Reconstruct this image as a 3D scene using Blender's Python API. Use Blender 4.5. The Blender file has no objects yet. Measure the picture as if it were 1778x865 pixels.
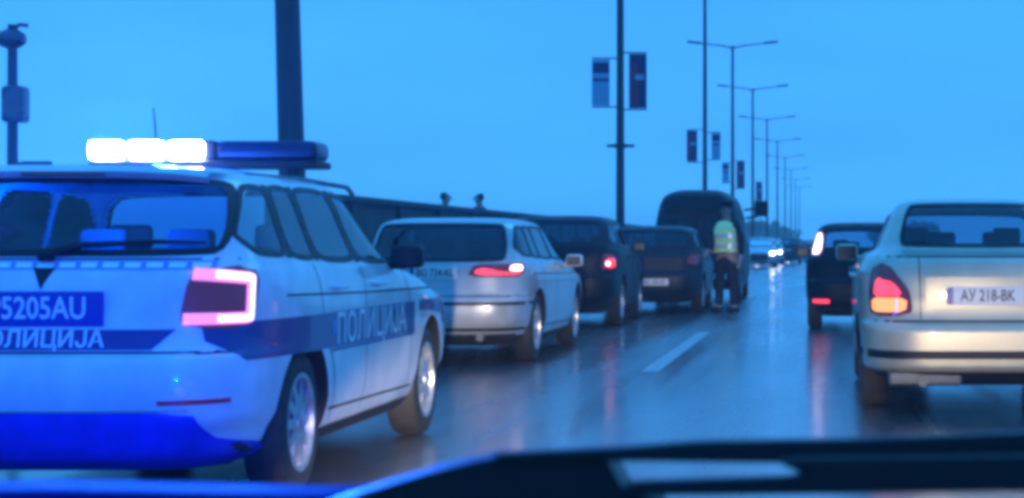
import bpy, bmesh, math, random
import numpy as np
from mathutils import Vector, Matrix
random.seed(7); rng = np.random.default_rng(7)
R = math.radians
sc = bpy.context.scene
COL = sc.collection

# ------------------------------------------------------------------ camera
CAMZ = 1.15; FPX = 3200.0; VPX = 1435.0; HZY = 425.0
cd = bpy.data.cameras.new('camera'); cam = bpy.data.objects.new('camera', cd); COL.objects.link(cam)
cd.sensor_width = 36.0; cd.lens = 36.0*FPX/1778.0
cd.shift_x = -(VPX-889.0)/1778.0
cd.shift_y = -(432.5-HZY)/1778.0
cd.clip_start = 0.05; cd.clip_end = 3000
cam.location = (0, 0, CAMZ); cam.rotation_euler = (R(90), 0, 0)
cd.dof.use_dof = True; cd.dof.focus_distance = 13.0; cd.dof.aperture_fstop = 10.0
sc.camera = cam
def X_at(px, d): return (px-VPX)*d/FPX
def Z_at(py, d): return CAMZ-(py-HZY)*d/FPX

# ------------------------------------------------------------------ world: overcast blue dusk
w = bpy.data.worlds.new('World'); sc.world = w; w.use_nodes = True
nt = w.node_tree; nt.nodes.clear()
out = nt.nodes.new('ShaderNodeOutputWorld')
sky = nt.nodes.new('ShaderNodeTexSky'); sky.sky_type = 'NISHITA'; sky.sun_disc = False
sky.sun_elevation = R(9); sky.sun_rotation = R(25); sky.ozone_density = 3.0
bg1 = nt.nodes.new('ShaderNodeBackground'); bg1.inputs['Strength'].default_value = 0.05; sky.air_density = 0.6; sky.dust_density = 0.2
tint = nt.nodes.new('ShaderNodeMix'); tint.data_type = 'RGBA'; tint.blend_type = 'MULTIPLY'; tint.inputs[0].default_value = 1
nt.links.new(sky.outputs[0], tint.inputs[6]); tint.inputs[7].default_value = (0.04, 0.20, 0.55, 1)
nt.links.new(tint.outputs[2], bg1.inputs['Color'])
bg2 = nt.nodes.new('ShaderNodeBackground')
tc = nt.nodes.new('ShaderNodeTexCoord'); sep = nt.nodes.new('ShaderNodeSeparateXYZ')
nt.links.new(tc.outputs['Generated'], sep.inputs[0])
ramp = nt.nodes.new('ShaderNodeValToRGB'); ramp.color_ramp.interpolation = 'EASE'
e = ramp.color_ramp.elements
e[0].position = 0.0; e[0].color = (0.115, 0.70, 1.6, 1)
e[1].position = 0.16; e[1].color = (0.066, 0.465, 1.2, 1)
e.new(1.0).color = (0.06, 0.58, 1.75, 1)
e.new(0.06).color = (0.080, 0.51, 1.28, 1)
nt.links.new(sep.outputs['Z'], ramp.inputs[0])
cl = nt.nodes.new('ShaderNodeTexNoise'); cl.inputs['Scale'].default_value = 2.2; cl.inputs['Detail'].default_value = 4
mp = nt.nodes.new('ShaderNodeMapping'); mp.inputs['Scale'].default_value = (1, 1, 4)
nt.links.new(tc.outputs['Generated'], mp.inputs[0]); nt.links.new(mp.outputs[0], cl.inputs['Vector'])
mr = nt.nodes.new('ShaderNodeMapRange'); mr.inputs['To Min'].default_value = 0.82; mr.inputs['To Max'].default_value = 1.14
mr.inputs['From Min'].default_value = 0.3; mr.inputs['From Max'].default_value = 0.7
nt.links.new(cl.outputs['Fac'], mr.inputs['Value'])
cm = nt.nodes.new('ShaderNodeMix'); cm.data_type = 'RGBA'; cm.blend_type = 'MULTIPLY'; cm.inputs[0].default_value = 1
nt.links.new(ramp.outputs[0], cm.inputs[6]); nt.links.new(mr.outputs[0], cm.inputs[7])
nt.links.new(cm.outputs[2], bg2.inputs['Color']); bg2.inputs['Strength'].default_value = 0.86
add = nt.nodes.new('ShaderNodeAddShader')
nt.links.new(bg1.outputs[0], add.inputs[0]); nt.links.new(bg2.outputs[0], add.inputs[1]); nt.links.new(add.outputs[0], out.inputs['Surface'])

# faint, very soft dusk sun behind the cloud
sl = bpy.data.lights.new('sun', 'SUN'); sl.energy = 0.5; sl.angle = R(25); sl.color = (0.10, 0.50, 1.0)
so = bpy.data.objects.new('sun', sl); COL.objects.link(so)
sd = Vector((math.sin(R(25))*math.cos(R(35)), math.cos(R(25))*math.cos(R(35)), math.sin(R(35))))
so.rotation_euler = sd.to_track_quat('Z', 'Y').to_euler()

vs = sc.view_settings
sc.display_settings.display_device = 'sRGB'
vs.view_transform = 'Standard'; vs.look = 'None'; vs.exposure = 0.0; vs.gamma = 1.0; vs.use_curve_mapping = False
cy = sc.cycles
cy.use_denoising = True; cy.max_bounces = 8; cy.transparent_max_bounces = 16; cy.volume_bounces = 3
cy.sample_clamp_indirect = 6.0; cy.caustics_reflective = False; cy.caustics_refractive = False
cy.filter_width = 4.4

# ------------------------------------------------------------------ materials
def pmat(name, base, rough=0.5, metal=0.0, coat=0.0, emit=None, es=0.0, spec=0.5, noise=0.0, nscale=30.0, bump=0.0, bscale=200.0):
    m = bpy.data.materials.new(name); m.use_nodes = True
    n = m.node_tree; p = n.nodes['Principled BSDF']
    p.inputs['Base Color'].default_value = (*base, 1); p.inputs['Roughness'].default_value = rough
    p.inputs['Metallic'].default_value = metal; p.inputs['Coat Weight'].default_value = coat
    p.inputs['Coat Roughness'].default_value = 0.06; p.inputs['Specular IOR Level'].default_value = spec
    if emit is not None:
        p.inputs['Emission Color'].default_value = (*emit, 1); p.inputs['Emission Strength'].default_value = es
    t = n.nodes.new('ShaderNodeTexCoord')
    if noise > 0:
        a = n.nodes.new('ShaderNodeTexNoise'); a.inputs['Scale'].default_value = nscale; a.inputs['Detail'].default_value = 6
        n.links.new(t.outputs['Object'], a.inputs['Vector'])
        r = n.nodes.new('ShaderNodeMapRange'); r.inputs['From Min'].default_value = 0.3; r.inputs['From Max'].default_value = 0.7
        r.inputs['To Min'].default_value = 1-noise; r.inputs['To Max'].default_value = 1+noise
        n.links.new(a.outputs['Fac'], r.inputs['Value'])
        x = n.nodes.new('ShaderNodeMix'); x.data_type = 'RGBA'; x.blend_type = 'MULTIPLY'; x.inputs[0].default_value = 1
        x.inputs[6].default_value = (*base, 1); n.links.new(r.outputs[0], x.inputs[7]); n.links.new(x.outputs[2], p.inputs['Base Color'])
        rr = n.nodes.new('ShaderNodeMapRange'); rr.inputs['From Min'].default_value = 0.3; rr.inputs['From Max'].default_value = 0.7
        rr.inputs['To Min'].default_value = max(0.02, rough*(1-noise)); rr.inputs['To Max'].default_value = min(1, rough*(1+noise))
        n.links.new(a.outputs['Fac'], rr.inputs['Value']); n.links.new(rr.outputs[0], p.inputs['Roughness'])
    if bump > 0:
        b = n.nodes.new('ShaderNodeTexNoise'); b.inputs['Scale'].default_value = bscale; b.inputs['Detail'].default_value = 3
        n.links.new(t.outputs['Object'], b.inputs['Vector'])
        bb = n.nodes.new('ShaderNodeBump'); bb.inputs['Strength'].default_value = bump; bb.inputs['Distance'].default_value = 0.01
        n.links.new(b.outputs['Fac'], bb.inputs['Height']); n.links.new(bb.outputs[0], p.inputs['Normal'])
    return m
def glass_mat(name, tint, refl=0.09):
    m = bpy.data.materials.new(name); m.use_nodes = True; n = m.node_tree; n.nodes.clear()
    o = n.nodes.new('ShaderNodeOutputMaterial'); mx = n.nodes.new('ShaderNodeMixShader')
    tr = n.nodes.new('ShaderNodeBsdfTransparent'); tr.inputs[0].default_value = (*tint, 1)
    gl = n.nodes.new('ShaderNodeBsdfGlossy'); gl.inputs['Roughness'].default_value = 0.03
    lw = n.nodes.new('ShaderNodeFresnel'); lw.inputs['IOR'].default_value = 1.5
    ad = n.nodes.new('ShaderNodeMath'); ad.operation = 'ADD'; ad.inputs[1].default_value = refl; ad.use_clamp = True
    n.links.new(lw.outputs[0], ad.inputs[0]); n.links.new(ad.outputs[0], mx.inputs[0])
    n.links.new(tr.outputs[0], mx.inputs[1]); n.links.new(gl.outputs[0], mx.inputs[2]); n.links.new(mx.outputs[0], o.inputs[0])
    return m
M = {}
M['white'] = pmat('white_paint', (0.62, 0.63, 0.66), 0.34, coat=0.6, noise=0.2, nscale=3.5)
M['silver'] = pmat('silver_paint', (0.56, 0.49, 0.34), 0.38, metal=0.35, coat=0.7, noise=0.12, nscale=5)
M['black'] = pmat('black_paint', (0.004, 0.005, 0.008), 0.5, coat=0.0, spec=0.25, noise=0.2, nscale=5)
M['darkblue'] = pmat('dark_blue_paint', (0.012, 0.022, 0.04), 0.28, coat=0.6, noise=0.15, nscale=5)
M['darkgrey'] = pmat('dark_grey_paint', (0.010, 0.014, 0.020), 0.45, coat=0.05, spec=0.3, noise=0.15, nscale=5)
M['livery'] = pmat('livery_blue', (0.006, 0.020, 0.17), 0.35, coat=0.4)
M['liverylight'] = pmat('livery_light', (0.16, 0.28, 0.55), 0.45)
M['plastic'] = pmat('black_plastic', (0.008, 0.009, 0.014), 0.55, spec=0.35, noise=0.2, nscale=40)
M['arch'] = pmat('arch_black', (0.006, 0.007, 0.009), 0.9)
M['seam'] = pmat('seam_dark', (0.02, 0.025, 0.035), 0.8)
M['rubber'] = pmat('tyre_rubber', (0.014, 0.015, 0.017), 0.75, noise=0.25, nscale=20)
M['alloy'] = pmat('alloy', (0.46, 0.48, 0.50), 0.38, metal=0.75, noise=0.2, nscale=20)
M['steel'] = pmat('steel_dark', (0.10, 0.11, 0.12), 0.5, metal=0.6)
M['chrome'] = pmat('chrome', (0.8, 0.8, 0.8), 0.12, metal=1.0)
M['fabric'] = pmat('seat_fabric', (0.03, 0.035, 0.045), 0.9, noise=0.2)
M['plate'] = pmat('plate_white', (0.75, 0.75, 0.72), 0.4)
M['plateblue'] = pmat('plate_blue', (0.01, 0.03, 0.30), 0.35)
M['ink'] = pmat('plate_ink', (0.02, 0.02, 0.025), 0.5)
M['inkwhite'] = pmat('plate_ink_white', (0.75, 0.78, 0.85), 0.5)
M['redlens'] = pmat('red_lens', (0.25, 0.006, 0.01), 0.12, coat=1.0)
M['redglow'] = pmat('red_lens_lit', (0.5, 0.02, 0.03), 0.2, coat=1.0, emit=(1.0, 0.05, 0.08), es=1.9)
M['tail_base'] = pmat('tail_lens_dim', (0.09, 0.004, 0.03), 0.25, coat=0.5, emit=(0.6, 0.05, 0.35), es=0.06)
M['hotwhite'] = pmat('tail_tube_core', (1, .8, .9), 0.2, emit=(1.0, 0.8, 0.9), es=1.6)
M['pinkglow'] = pmat('tail_tube_lit', (0.9, 0.5, 0.6), 0.2, emit=(1.0, 0.20, 0.46), es=0.95)
M['orangeglow'] = pmat('amber_lens_lit', (0.8, 0.2, 0.05), 0.2, coat=0.8, emit=(1.0, 0.36, 0.10), es=1.5)
M['tailwhite'] = pmat('brake_white_hot', (1, 0.7, 0.7), 0.2, emit=(1.0, 0.62, 0.66), es=4.0)
M['headlamp'] = pmat('headlamp_lit', (1, 1, 1), 0.2, emit=(0.86, 0.86, 1.0), es=30.0)
M['clear'] = pmat('clear_lens', (0.45, 0.48, 0.5), 0.1, coat=1.0)
M['glass'] = glass_mat('car_glass', (0.48, 0.62, 0.74), 0.02)
M['glassglow'] = glass_mat('glass_blue_glow', (0.25, 0.52, 1.0), 0.02)  # blue strobe glow put into the glass tint
M['valance'] = pmat('plastic_blue_glow', (0.008, 0.025, 0.45), 0.4, noise=0.2, nscale=8)  # strobe's blue glow painted into the base colour
M['wagon'] = pmat('light_silver_paint', (0.40, 0.42, 0.44), 0.34, metal=0.3, coat=0.6, noise=0.15, nscale=5)
M['glassblack'] = glass_mat('van_glass', (0.03, 0.05, 0.07), 0.0)
M['mirror'] = pmat('mirror_face', (0.03, 0.035, 0.04), 0.3, metal=1.0)
M['cowl'] = pmat('cowl_blue_glow', (0.006, 0.02, 0.28), 0.75, spec=0.1, noise=0.3, nscale=6)  # blue light on the cowl painted into its colour
M['glassdark'] = glass_mat('car_glass_tinted', (0.09, 0.16, 0.22), 0.03)
M['galv'] = pmat('pole_grey', (0.03, 0.036, 0.05), 0.55, metal=0.1, noise=0.25, nscale=6)
M['skin'] = pmat('skin', (0.42, 0.26, 0.20), 0.55)
M['hair'] = pmat('hair', (0.02, 0.016, 0.014), 0.6)
M['navy'] = pmat('navy_cloth', (0.006, 0.008, 0.014), 0.9, noise=0.3, nscale=12)
M['coat2'] = pmat('dark_coat', (0.05, 0.04, 0.08), 0.9, noise=0.3, nscale=12)
M['hiviz'] = pmat('hi_vis_yellow', (0.74, 0.97, 0.42), 0.6, noise=0.15, nscale=15, emit=(0.5, 0.9, 0.35), es=0.0)
M['reflect'] = pmat('reflective_tape', (0.8, 0.82, 0.8), 0.3, metal=0.3)
M['wall'] = pmat('dark_concrete', (0.045, 0.05, 0.055), 0.85, noise=0.35, nscale=1.5, bump=0.4, bscale=30)

def emis(name, col, s):
    m = bpy.data.materials.new(name); m.use_nodes = True; n = m.node_tree; n.nodes.clear()
    o = n.nodes.new('ShaderNodeOutputMaterial'); e_ = n.nodes.new('ShaderNodeEmission')
    e_.inputs[0].default_value = (*col, 1); e_.inputs[1].default_value = s; n.links.new(e_.outputs[0], o.inputs[0]); return m
M['strobe'] = emis('strobe_lit', (0.22, 0.80, 1.0), 2.2)
M['strobehot'] = emis('strobe_hot', (0.75, 0.95, 1.0), 90.0)
M['lensblue'] = pmat('blue_lens_unlit', (0.002, 0.005, 0.045), 0.3, coat=0.2, spec=0.3)

def road_mat(name, base, wet0, wet1, coat=0.0):
    m = bpy.data.materials.new(name); m.use_nodes = True; n = m.node_tree; p = n.nodes['Principled BSDF']
    t = n.nodes.new('ShaderNodeTexCoord')
    g = n.nodes.new('ShaderNodeMapping'); g.inputs['Scale'].default_value = (1.0, 0.16, 1.0); n.links.new(t.outputs['Object'], g.inputs[0])
    a = n.nodes.new('ShaderNodeTexNoise'); a.inputs['Scale'].default_value = 0.9; a.inputs['Detail'].default_value = 5; n.links.new(g.outputs[0], a.inputs['Vector'])
    r = n.nodes.new('ShaderNodeMapRange'); r.inputs['From Min'].default_value = 0.35; r.inputs['From Max'].default_value = 0.65
    r.inputs['To Min'].default_value = wet0; r.inputs['To Max'].default_value = wet1; n.links.new(a.outputs['Fac'], r.inputs['Value']); n.links.new(r.outputs[0], p.inputs['Roughness'])
    b = n.nodes.new('ShaderNodeTexNoise'); b.inputs['Scale'].default_value = 7; b.inputs['Detail'].default_value = 8; n.links.new(t.outputs['Object'], b.inputs['Vector'])
    cr = n.nodes.new('ShaderNodeValToRGB'); cr.color_ramp.elements[0].position = 0.3; cr.color_ramp.elements[1].position = 0.75
    cr.color_ramp.elements[0].color = (base[0]*0.7, base[1]*0.7, base[2]*0.7, 1); cr.color_ramp.elements[1].color = (base[0]*1.4, base[1]*1.4, base[2]*1.4, 1)
    n.links.new(b.outputs['Fac'], cr.inputs[0]); n.links.new(cr.outputs[0], p.inputs['Base Color'])
    r2 = n.nodes.new('ShaderNodeMapRange'); r2.inputs['From Min'].default_value = 0.35; r2.inputs['From Max'].default_value = 0.65
    r2.inputs['To Min'].default_value = 0.10; r2.inputs['To Max'].default_value = 0.30
    a2 = n.nodes.new('ShaderNodeTexNoise'); a2.inputs['Scale'].default_value = 1.7; a2.inputs['Detail'].default_value = 7; g2 = n.nodes.new('ShaderNodeMapping'); g2.inputs['Scale'].default_value = (1.0, 0.035, 1.0); n.links.new(t.outputs['Object'], g2.inputs[0]); n.links.new(g2.outputs[0], a2.inputs['Vector'])
    n.links.new(a2.outputs['Fac'], r2.inputs['Value']); n.links.new(r2.outputs[0], p.inputs['Coat Roughness'])
    k = n.nodes.new('ShaderNodeTexNoise'); k.inputs['Scale'].default_value = 60; k.inputs['Detail'].default_value = 2; n.links.new(t.outputs['Object'], k.inputs['Vector'])
    bb = n.nodes.new('ShaderNodeBump'); bb.inputs['Strength'].default_value = 0.35; bb.inputs['Distance'].default_value = 0.004
    n.links.new(k.outputs['Fac'], bb.inputs['Height']); n.links.new(bb.outputs[0], p.inputs['Normal'])
    p.inputs['Specular IOR Level'].default_value = 0.8
    p.inputs['Coat Weight'].default_value = coat; p.inputs['Coat Roughness'].default_value = 0.16; p.inputs['Coat IOR'].default_value = 1.45
    return m
M['road'] = road_mat('wet_asphalt', (0.075, 0.08, 0.085), 0.20, 0.40, 0.85)
M['pave'] = road_mat('wet_pavement', (0.12, 0.12, 0.12), 0.30, 0.55, 0.5)
M['earth'] = road_mat('wet_ground', (0.05, 0.055, 0.04), 0.6, 0.8)
M['paint_line'] = pmat('road_paint', (0.42, 0.44, 0.42), 0.4, noise=0.5, nscale=9)

# ------------------------------------------------------------------ helpers
def tag(o, label=None, cat=None, group=None, kind=None):
    if label: o['label'] = label
    if cat: o['category'] = cat
    if group: o['group'] = group
    if kind: o['kind'] = kind
    return o
def empty(name, loc=(0, 0, 0), rz=0.0):
    o = bpy.data.objects.new(name, None); o.empty_display_size = 0.2; COL.objects.link(o)
    o.location = loc; o.rotation_euler = (0, 0, rz); return o
class MB:
    def __init__(s): s.v = []; s.f = []; s.m = []
    def add(s, vs, fs, mi=0):
        b = len(s.v); s.v += [tuple(map(float, q)) for q in vs]
        for f in fs: s.f.append(tuple(b+i for i in f)); s.m.append(mi)
    def box(s, c, d, rz=0.0, mi=0, bev=0.0):
        x, y, z = d[0]/2, d[1]/2, d[2]/2
        if bev <= 0:
            P = [(-x,-y,-z),(x,-y,-z),(x,y,-z),(-x,y,-z),(-x,-y,z),(x,-y,z),(x,y,z),(-x,y,z)]
            F = [(0,3,2,1),(4,5,6,7),(0,1,5,4),(1,2,6,5),(2,3,7,6),(3,0,4,7)]
        else:
            bm = bmesh.new(); bmesh.ops.create_cube(bm, size=1.0)
            for v in bm.verts: v.co = Vector((v.co.x*d[0], v.co.y*d[1], v.co.z*d[2]))
            bmesh.ops.bevel(bm, geom=bm.edges[:], offset=bev, segments=3, profile=0.6, affect='EDGES')
            bm.verts.ensure_lookup_table(); P = [tuple(v.co) for v in bm.verts]; F = [tuple(v.index for v in f.verts) for f in bm.faces]
            bm.verts.index_update(); F = [tuple(v.index for v in f.verts) for f in bm.faces]; P = [tuple(v.co) for v in bm.verts]; bm.free()
        cs, sn = math.cos(rz), math.sin(rz)
        s.add([(c[0]+p[0]*cs-p[1]*sn, c[1]+p[0]*sn+p[1]*cs, c[2]+p[2]) for p in P], F, mi)
    def tube(s, pts, rad, n=12, mi=0, cap=True):
        pts = [Vector(p) for p in pts]; rad = rad if hasattr(rad, '__len__') else [rad]*len(pts)
        V = []; up = None
        for i, p in enumerate(pts):
            d = (pts[min(i+1, len(pts)-1)]-pts[max(i-1, 0)]).normalized()
            if up is None:
                up = Vector((0, 0, 1)) if abs(d.z) < 0.9 else Vector((1, 0, 0))
            a = d.cross(up).normalized(); b = a.cross(d).normalized(); up = b
            for k in range(n):
                t = 2*math.pi*k/n; V.append(p+(a*math.cos(t)+b*math.sin(t))*rad[i])
        F = []
        for i in range(len(pts)-1):
            for k in range(n):
                F.append((i*n+k, i*n+(k+1) % n, (i+1)*n+(k+1) % n, (i+1)*n+k))
        if cap: F.append(tuple(range(n))[::-1]); F.append(tuple((len(pts)-1)*n+k for k in range(n)))
        s.add(V, F, mi)
    def lathe_x(s, prof, c=(0, 0, 0), n=40, mi=0, side=1):   # prof: (x, r) spun round the x axis
        V = []; m = len(prof)
        for k in range(n):
            t = 2*math.pi*k/n
            for (x, r) in prof: V.append((c[0]+side*x, c[1]+r*math.cos(t), c[2]+r*math.sin(t)))
        F = []
        for k in range(n):
            for j in range(m-1):
                q = (k*m+j, k*m+j+1, ((k+1) % n)*m+j+1, ((k+1) % n)*m+j)
                F.append(q if side > 0 else q[::-1])
        s.add(V, F, mi)
    def grid(s, P, mi=0, flip=False):
        r, c = P.shape[:2]; F = []
        for i in range(r-1):
            for j in range(c-1):
                q = (i*c+j, i*c+j+1, (i+1)*c+j+1, (i+1)*c+j); F.append(q[::-1] if flip else q)
        s.add(P.reshape(-1, 3), F, mi)
    def build(s, name, mats, parent=None, smooth=True, angle=35):
        me = bpy.data.meshes.new(name); me.from_pydata(s.v, [], s.f)
        for m in (mats if isinstance(mats, (list, tuple)) else [mats]): me.materials.append(m)
        me.polygons.foreach_set('material_index', s.m)
        bm = bmesh.new(); bm.from_mesh(me); bmesh.ops.recalc_face_normals(bm, faces=bm.faces); bm.to_mesh(me); bm.free()
        if smooth:
            me.polygons.foreach_set('use_smooth', [True]*len(me.polygons)); me.set_sharp_from_angle(angle=R(angle))
        me.update()
        o = bpy.data.objects.new(name, me); COL.objects.link(o)
        if parent: o.parent = parent
        return o
def chaikin(P, it=2, q=0.25):
    P = [np.array(p, float) for p in P]
    for _ in range(it):
        Q = []
        for i in range(len(P)):
            a, b = P[i], P[(i+1) % len(P)]; Q += [a*(1-q)+b*q, a*q+b*(1-q)]
        P = Q; q = 0.25
    return np.array(P)
def resample(P, n, closed=True):
    P = np.array(P, float)
    if closed: P = np.vstack([P, P[:1]])
    s = np.r_[0, np.cumsum(np.linalg.norm(np.diff(P, axis=0), axis=1))]
    t = np.linspace(0, s[-1], n+1 if closed else n)
    if closed: t = t[:-1]
    return np.stack([np.interp(t, s, P[:, k]) for k in range(P.shape[1])], 1)
def pchip(t, y, tq):
    t = np.asarray(t, float); y = np.asarray(y, float); h = np.diff(t); d = np.diff(y)/h; m = np.zeros_like(y)
    for i in range(1, len(y)-1):
        if d[i-1]*d[i] > 0:
            w1 = 2*h[i]+h[i-1]; w2 = h[i]+2*h[i-1]; m[i] = (w1+w2)/(w1/d[i-1]+w2/d[i])
    m[0] = d[0]; m[-1] = d[-1]
    k = np.clip(np.searchsorted(t, tq, side='right')-1, 0, len(h)-1); s = (tq-t[k])/h[k]
    return (2*s**3-3*s**2+1)*y[k]+(s**3-2*s**2+s)*h[k]*m[k]+(-2*s**3+3*s**2)*y[k+1]+(s**3-s**2)*h[k]*m[k+1]

class CarShape:
    """car skin as a stack of rounded plan outlines; gives surfaces that panels, glass and lamps follow"""
    def __init__(s, keys, res=1.0):
        K = np.array([(k if len(k) == 5 else (*k, 6)) for k in keys], float)
        d = np.sqrt((np.diff(K[:, 0])*2)**2+(np.diff(K[:, 1])*0.6)**2+(np.diff(K[:, 2])*0.35)**2+np.diff(K[:, 3])**2)
        t = np.r_[0, np.cumsum(d)]; N = int(110*res); tq = np.linspace(0, t[-1], N)
        s.T = np.stack([pchip(t, K[:, j], tq) for j in range(5)], 1)
        s.T[:, 0] = np.maximum.accumulate(s.T[:, 0]+np.arange(N)*1e-7)
    def par(s, z):
        return [np.interp(z, s.T[:, 0], s.T[:, j]) for j in range(1, 5)]
    def side(s, y, z):
        yr, yf, hw, n = s.par(z); c = (yr+yf)/2; hl = (yf-yr)/2
        return hw*np.clip(1-np.abs((y-c)/hl)**n, 1e-6, 1)**(1/n)
    def S(s, sgn=1):
        def f(u, v):
            u = np.asarray(u, float); v = np.asarray(v, float)+0*u; return np.stack([sgn*s.side(u, v), u, v], -1)
        return f
    def rear(s):
        def f(u, v):
            u = np.asarray(u, float); v = np.asarray(v, float)+0*u
            yr, yf, hw, n = s.par(v); c = (yr+yf)/2; hl = (yf-yr)/2
            return np.stack([u, c-hl*np.clip(1-np.abs(u/hw)**n, 1e-6, 1)**(1/n), v], -1)
        return f
    def front(s):
        def f(u, v):
            u = np.asarray(u, float); v = np.asarray(v, float)+0*u
            yr, yf, hw, n = s.par(v); c = (yr+yf)/2; hl = (yf-yr)/2
            return np.stack([u, c+hl*np.clip(1-np.abs(u/hw)**n, 1e-6, 1)**(1/n), v], -1)
        return f
    def outline(s, z, m=400, quarter=False):
        yr, yf, hw, n = [float(q) for q in s.par(z)]
        th = np.linspace(-math.pi/2, math.pi/2, m); c, q = np.cos(th), np.sin(th)
        return np.stack([hw*np.abs(c)**(2/n), (yr+yf)/2+(yf-yr)/2*np.sign(q)*np.abs(q)**(2/n)], 1)
    def wrap(s, sgn=1, end='rear'):   # u = distance along the outline from the centre of the rear (or front)
        def f(u, v):
            u = np.asarray(u, float); v = np.asarray(v, float)+0*u; uf, vf = u.ravel(), v.ravel(); o = np.zeros((uf.size, 3))
            for z in np.unique(vf):
                P = s.outline(z, 1200)
                if end == 'front': P = P[::-1]
                L = np.r_[0, np.cumsum(np.linalg.norm(np.diff(P, axis=0), axis=1))]; k = vf == z
                o[k, 0] = sgn*np.interp(uf[k], L, P[:, 0]); o[k, 1] = np.interp(uf[k], L, P[:, 1]); o[k, 2] = z
            return o.reshape(*u.shape, 3)
        return f
    def loft(s, npts=320):
        half = npts//2; V = []; N = len(s.T)
        for i in range(N):
            P = s.outline(s.T[i, 0], 1500)
            L = np.r_[0, np.cumsum(np.linalg.norm(np.diff(P, axis=0), axis=1))]
            t = np.linspace(0, L[-1], half); Q = np.stack([np.interp(t, L, P[:, 0]), np.interp(t, L, P[:, 1])], 1)
            Q[0, 0] = 0; Q[-1, 0] = 0
            ring = np.vstack([Q, np.stack([-Q[-2:0:-1, 0], Q[-2:0:-1, 1]], 1)])
            V.append(np.c_[ring, np.full(len(ring), s.T[i, 0])])
        return np.array(V)
def off(f, u, v, d, cen):
    """point on surface f pushed outwards by d"""
    e = 1e-3; P = f(u, v); A = f(u+e, v)-f(u-e, v); B = f(u, v+e)-f(u, v-e); n = np.cross(A, B)
    n /= np.maximum(np.linalg.norm(n, axis=-1, keepdims=True), 1e-9)
    sg = np.sign(np.sum(n*(P-np.array(cen)), -1, keepdims=True)); sg[sg == 0] = 1
    return P+n*sg*d
def rows_patch(mb, f, poly, d, cen, nr=14, nc=18, mi=0):
    poly = np.array(poly); z0, z1 = poly[:, 1].min(), poly[:, 1].max(); zs = np.linspace(z0+1e-4, z1-1e-4, nr)
    U = np.zeros((nr, nc)); Vv = np.zeros((nr, nc)); n = len(poly)
    for i, z in enumerate(zs):
        xs = []
        for k in range(n):
            a, b = poly[k], poly[(k+1) % n]
            if (a[1]-z)*(b[1]-z) <= 0 and a[1] != b[1]: xs.append(a[0]+(z-a[1])/(b[1]-a[1])*(b[0]-a[0]))
        U[i] = np.linspace(min(xs), max(xs), nc); Vv[i] = z
    P = off(f, U, Vv, d, cen); mb.grid(P, mi)
    return P
def slab(mb, f, poly, d, cen, th=0.012, nr=14, nc=18, mi=0):
    P = rows_patch(mb, f, poly, d, cen, nr, nc, mi); Q = P.copy()
    U = np.array(cen)
    rim = np.concatenate([P[0, :], P[1:, -1], P[-1, -2::-1], P[-2:0:-1, 0]])
    # skirt back towards the body
    r2 = []
    for p in rim:
        q = U-p; q[2] = 0; q /= np.linalg.norm(q)+1e-9; r2.append(p+q*(th+d))
    n = len(rim); mb.add(list(rim)+r2, [(i, (i+1) % n, n+(i+1) % n, n+i) for i in range(n)], mi)
def ring(mb, f, poly, width, d, cen, n=90, mi=0, outer=0.0):
    P = resample(poly, n); c = P.mean(0)
    T = np.roll(P, -1, 0)-np.roll(P, 1, 0); N = np.stack([T[:, 1], -T[:, 0]], 1); N /= np.linalg.norm(N, axis=1, keepdims=True)
    if np.sum((P-c)*N) < 0: N = -N
    A = P+N*outer; B = P-N*width
    PA = off(f, A[:, 0], A[:, 1], d, cen); PB = off(f, B[:, 0], B[:, 1], d, cen); PC = off(f, A[:, 0], A[:, 1], -0.004, cen)
    mb.add(np.vstack([PA, PB, PC]), [(i, (i+1) % n, n+(i+1) % n, n+i) for i in range(n)]+[(i, (i+1) % n, 2*n+(i+1) % n, 2*n+i) for i in range(n)], mi)
    return B
def seam(mb, f, pts, wdt, d, cen, mi=0, closed=False):
    P = resample(pts, max(8, int(len(pts)*12)), closed); n = len(P)
    T = np.gradient(P, axis=0); N = np.stack([-T[:, 1], T[:, 0]], 1); N /= np.linalg.norm(N, axis=1, keepdims=True)+1e-9
    A = P+N*wdt/2; B = P-N*wdt/2
    G = np.stack([off(f, A[:, 0], A[:, 1], d, cen), off(f, B[:, 0], B[:, 1], d, cen)], 0); mb.grid(G, mi)
def inpoly(P, poly):
    x, y = P[:, 0], P[:, 1]; c = np.zeros(len(P), bool); n = len(poly)
    for i in range(n):
        a, b = poly[i], poly[(i+1) % n]
        if a[1] == b[1]: continue
        k = ((a[1] > y) != (b[1] > y)) & (x < (b[0]-a[0])*(y-a[1])/(b[1]-a[1])+a[0]); c ^= k
    return c
def shrink(poly, w_):
    P = resample(poly, 80); c = P.mean(0); T = np.roll(P, -1, 0)-np.roll(P, 1, 0)
    N = np.stack([T[:, 1], -T[:, 0]], 1); N /= np.linalg.norm(N, axis=1, keepdims=True)
    if np.sum((P-c)*N) < 0: N = -N
    return P-N*w_
def text_geo(s, size, f, u0, v0, d, cen, mb, mi=0, sx=1.0, mirror=1):
    cu = bpy.data.curves.new('lettering', 'FONT'); cu.body = s; cu.size = size; cu.align_x = 'CENTER'; cu.align_y = 'CENTER'; cu.resolution_u = 3
    cu.offset = size*0.012
    o = bpy.data.objects.new('lettering', cu); COL.objects.link(o); dg = bpy.context.evaluated_depsgraph_get()
    me = o.evaluated_get(dg).to_mesh(); V = np.array([v.co[:2] for v in me.vertices]); F = [tuple(p.vertices) for p in me.polygons]
    o.evaluated_get(dg).to_mesh_clear(); bpy.data.objects.remove(o); bpy.data.curves.remove(cu)
    if len(V): mb.add(off(f, u0+mirror*V[:, 0]*sx, v0+V[:, 1], d, cen), F, mi)
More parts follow.
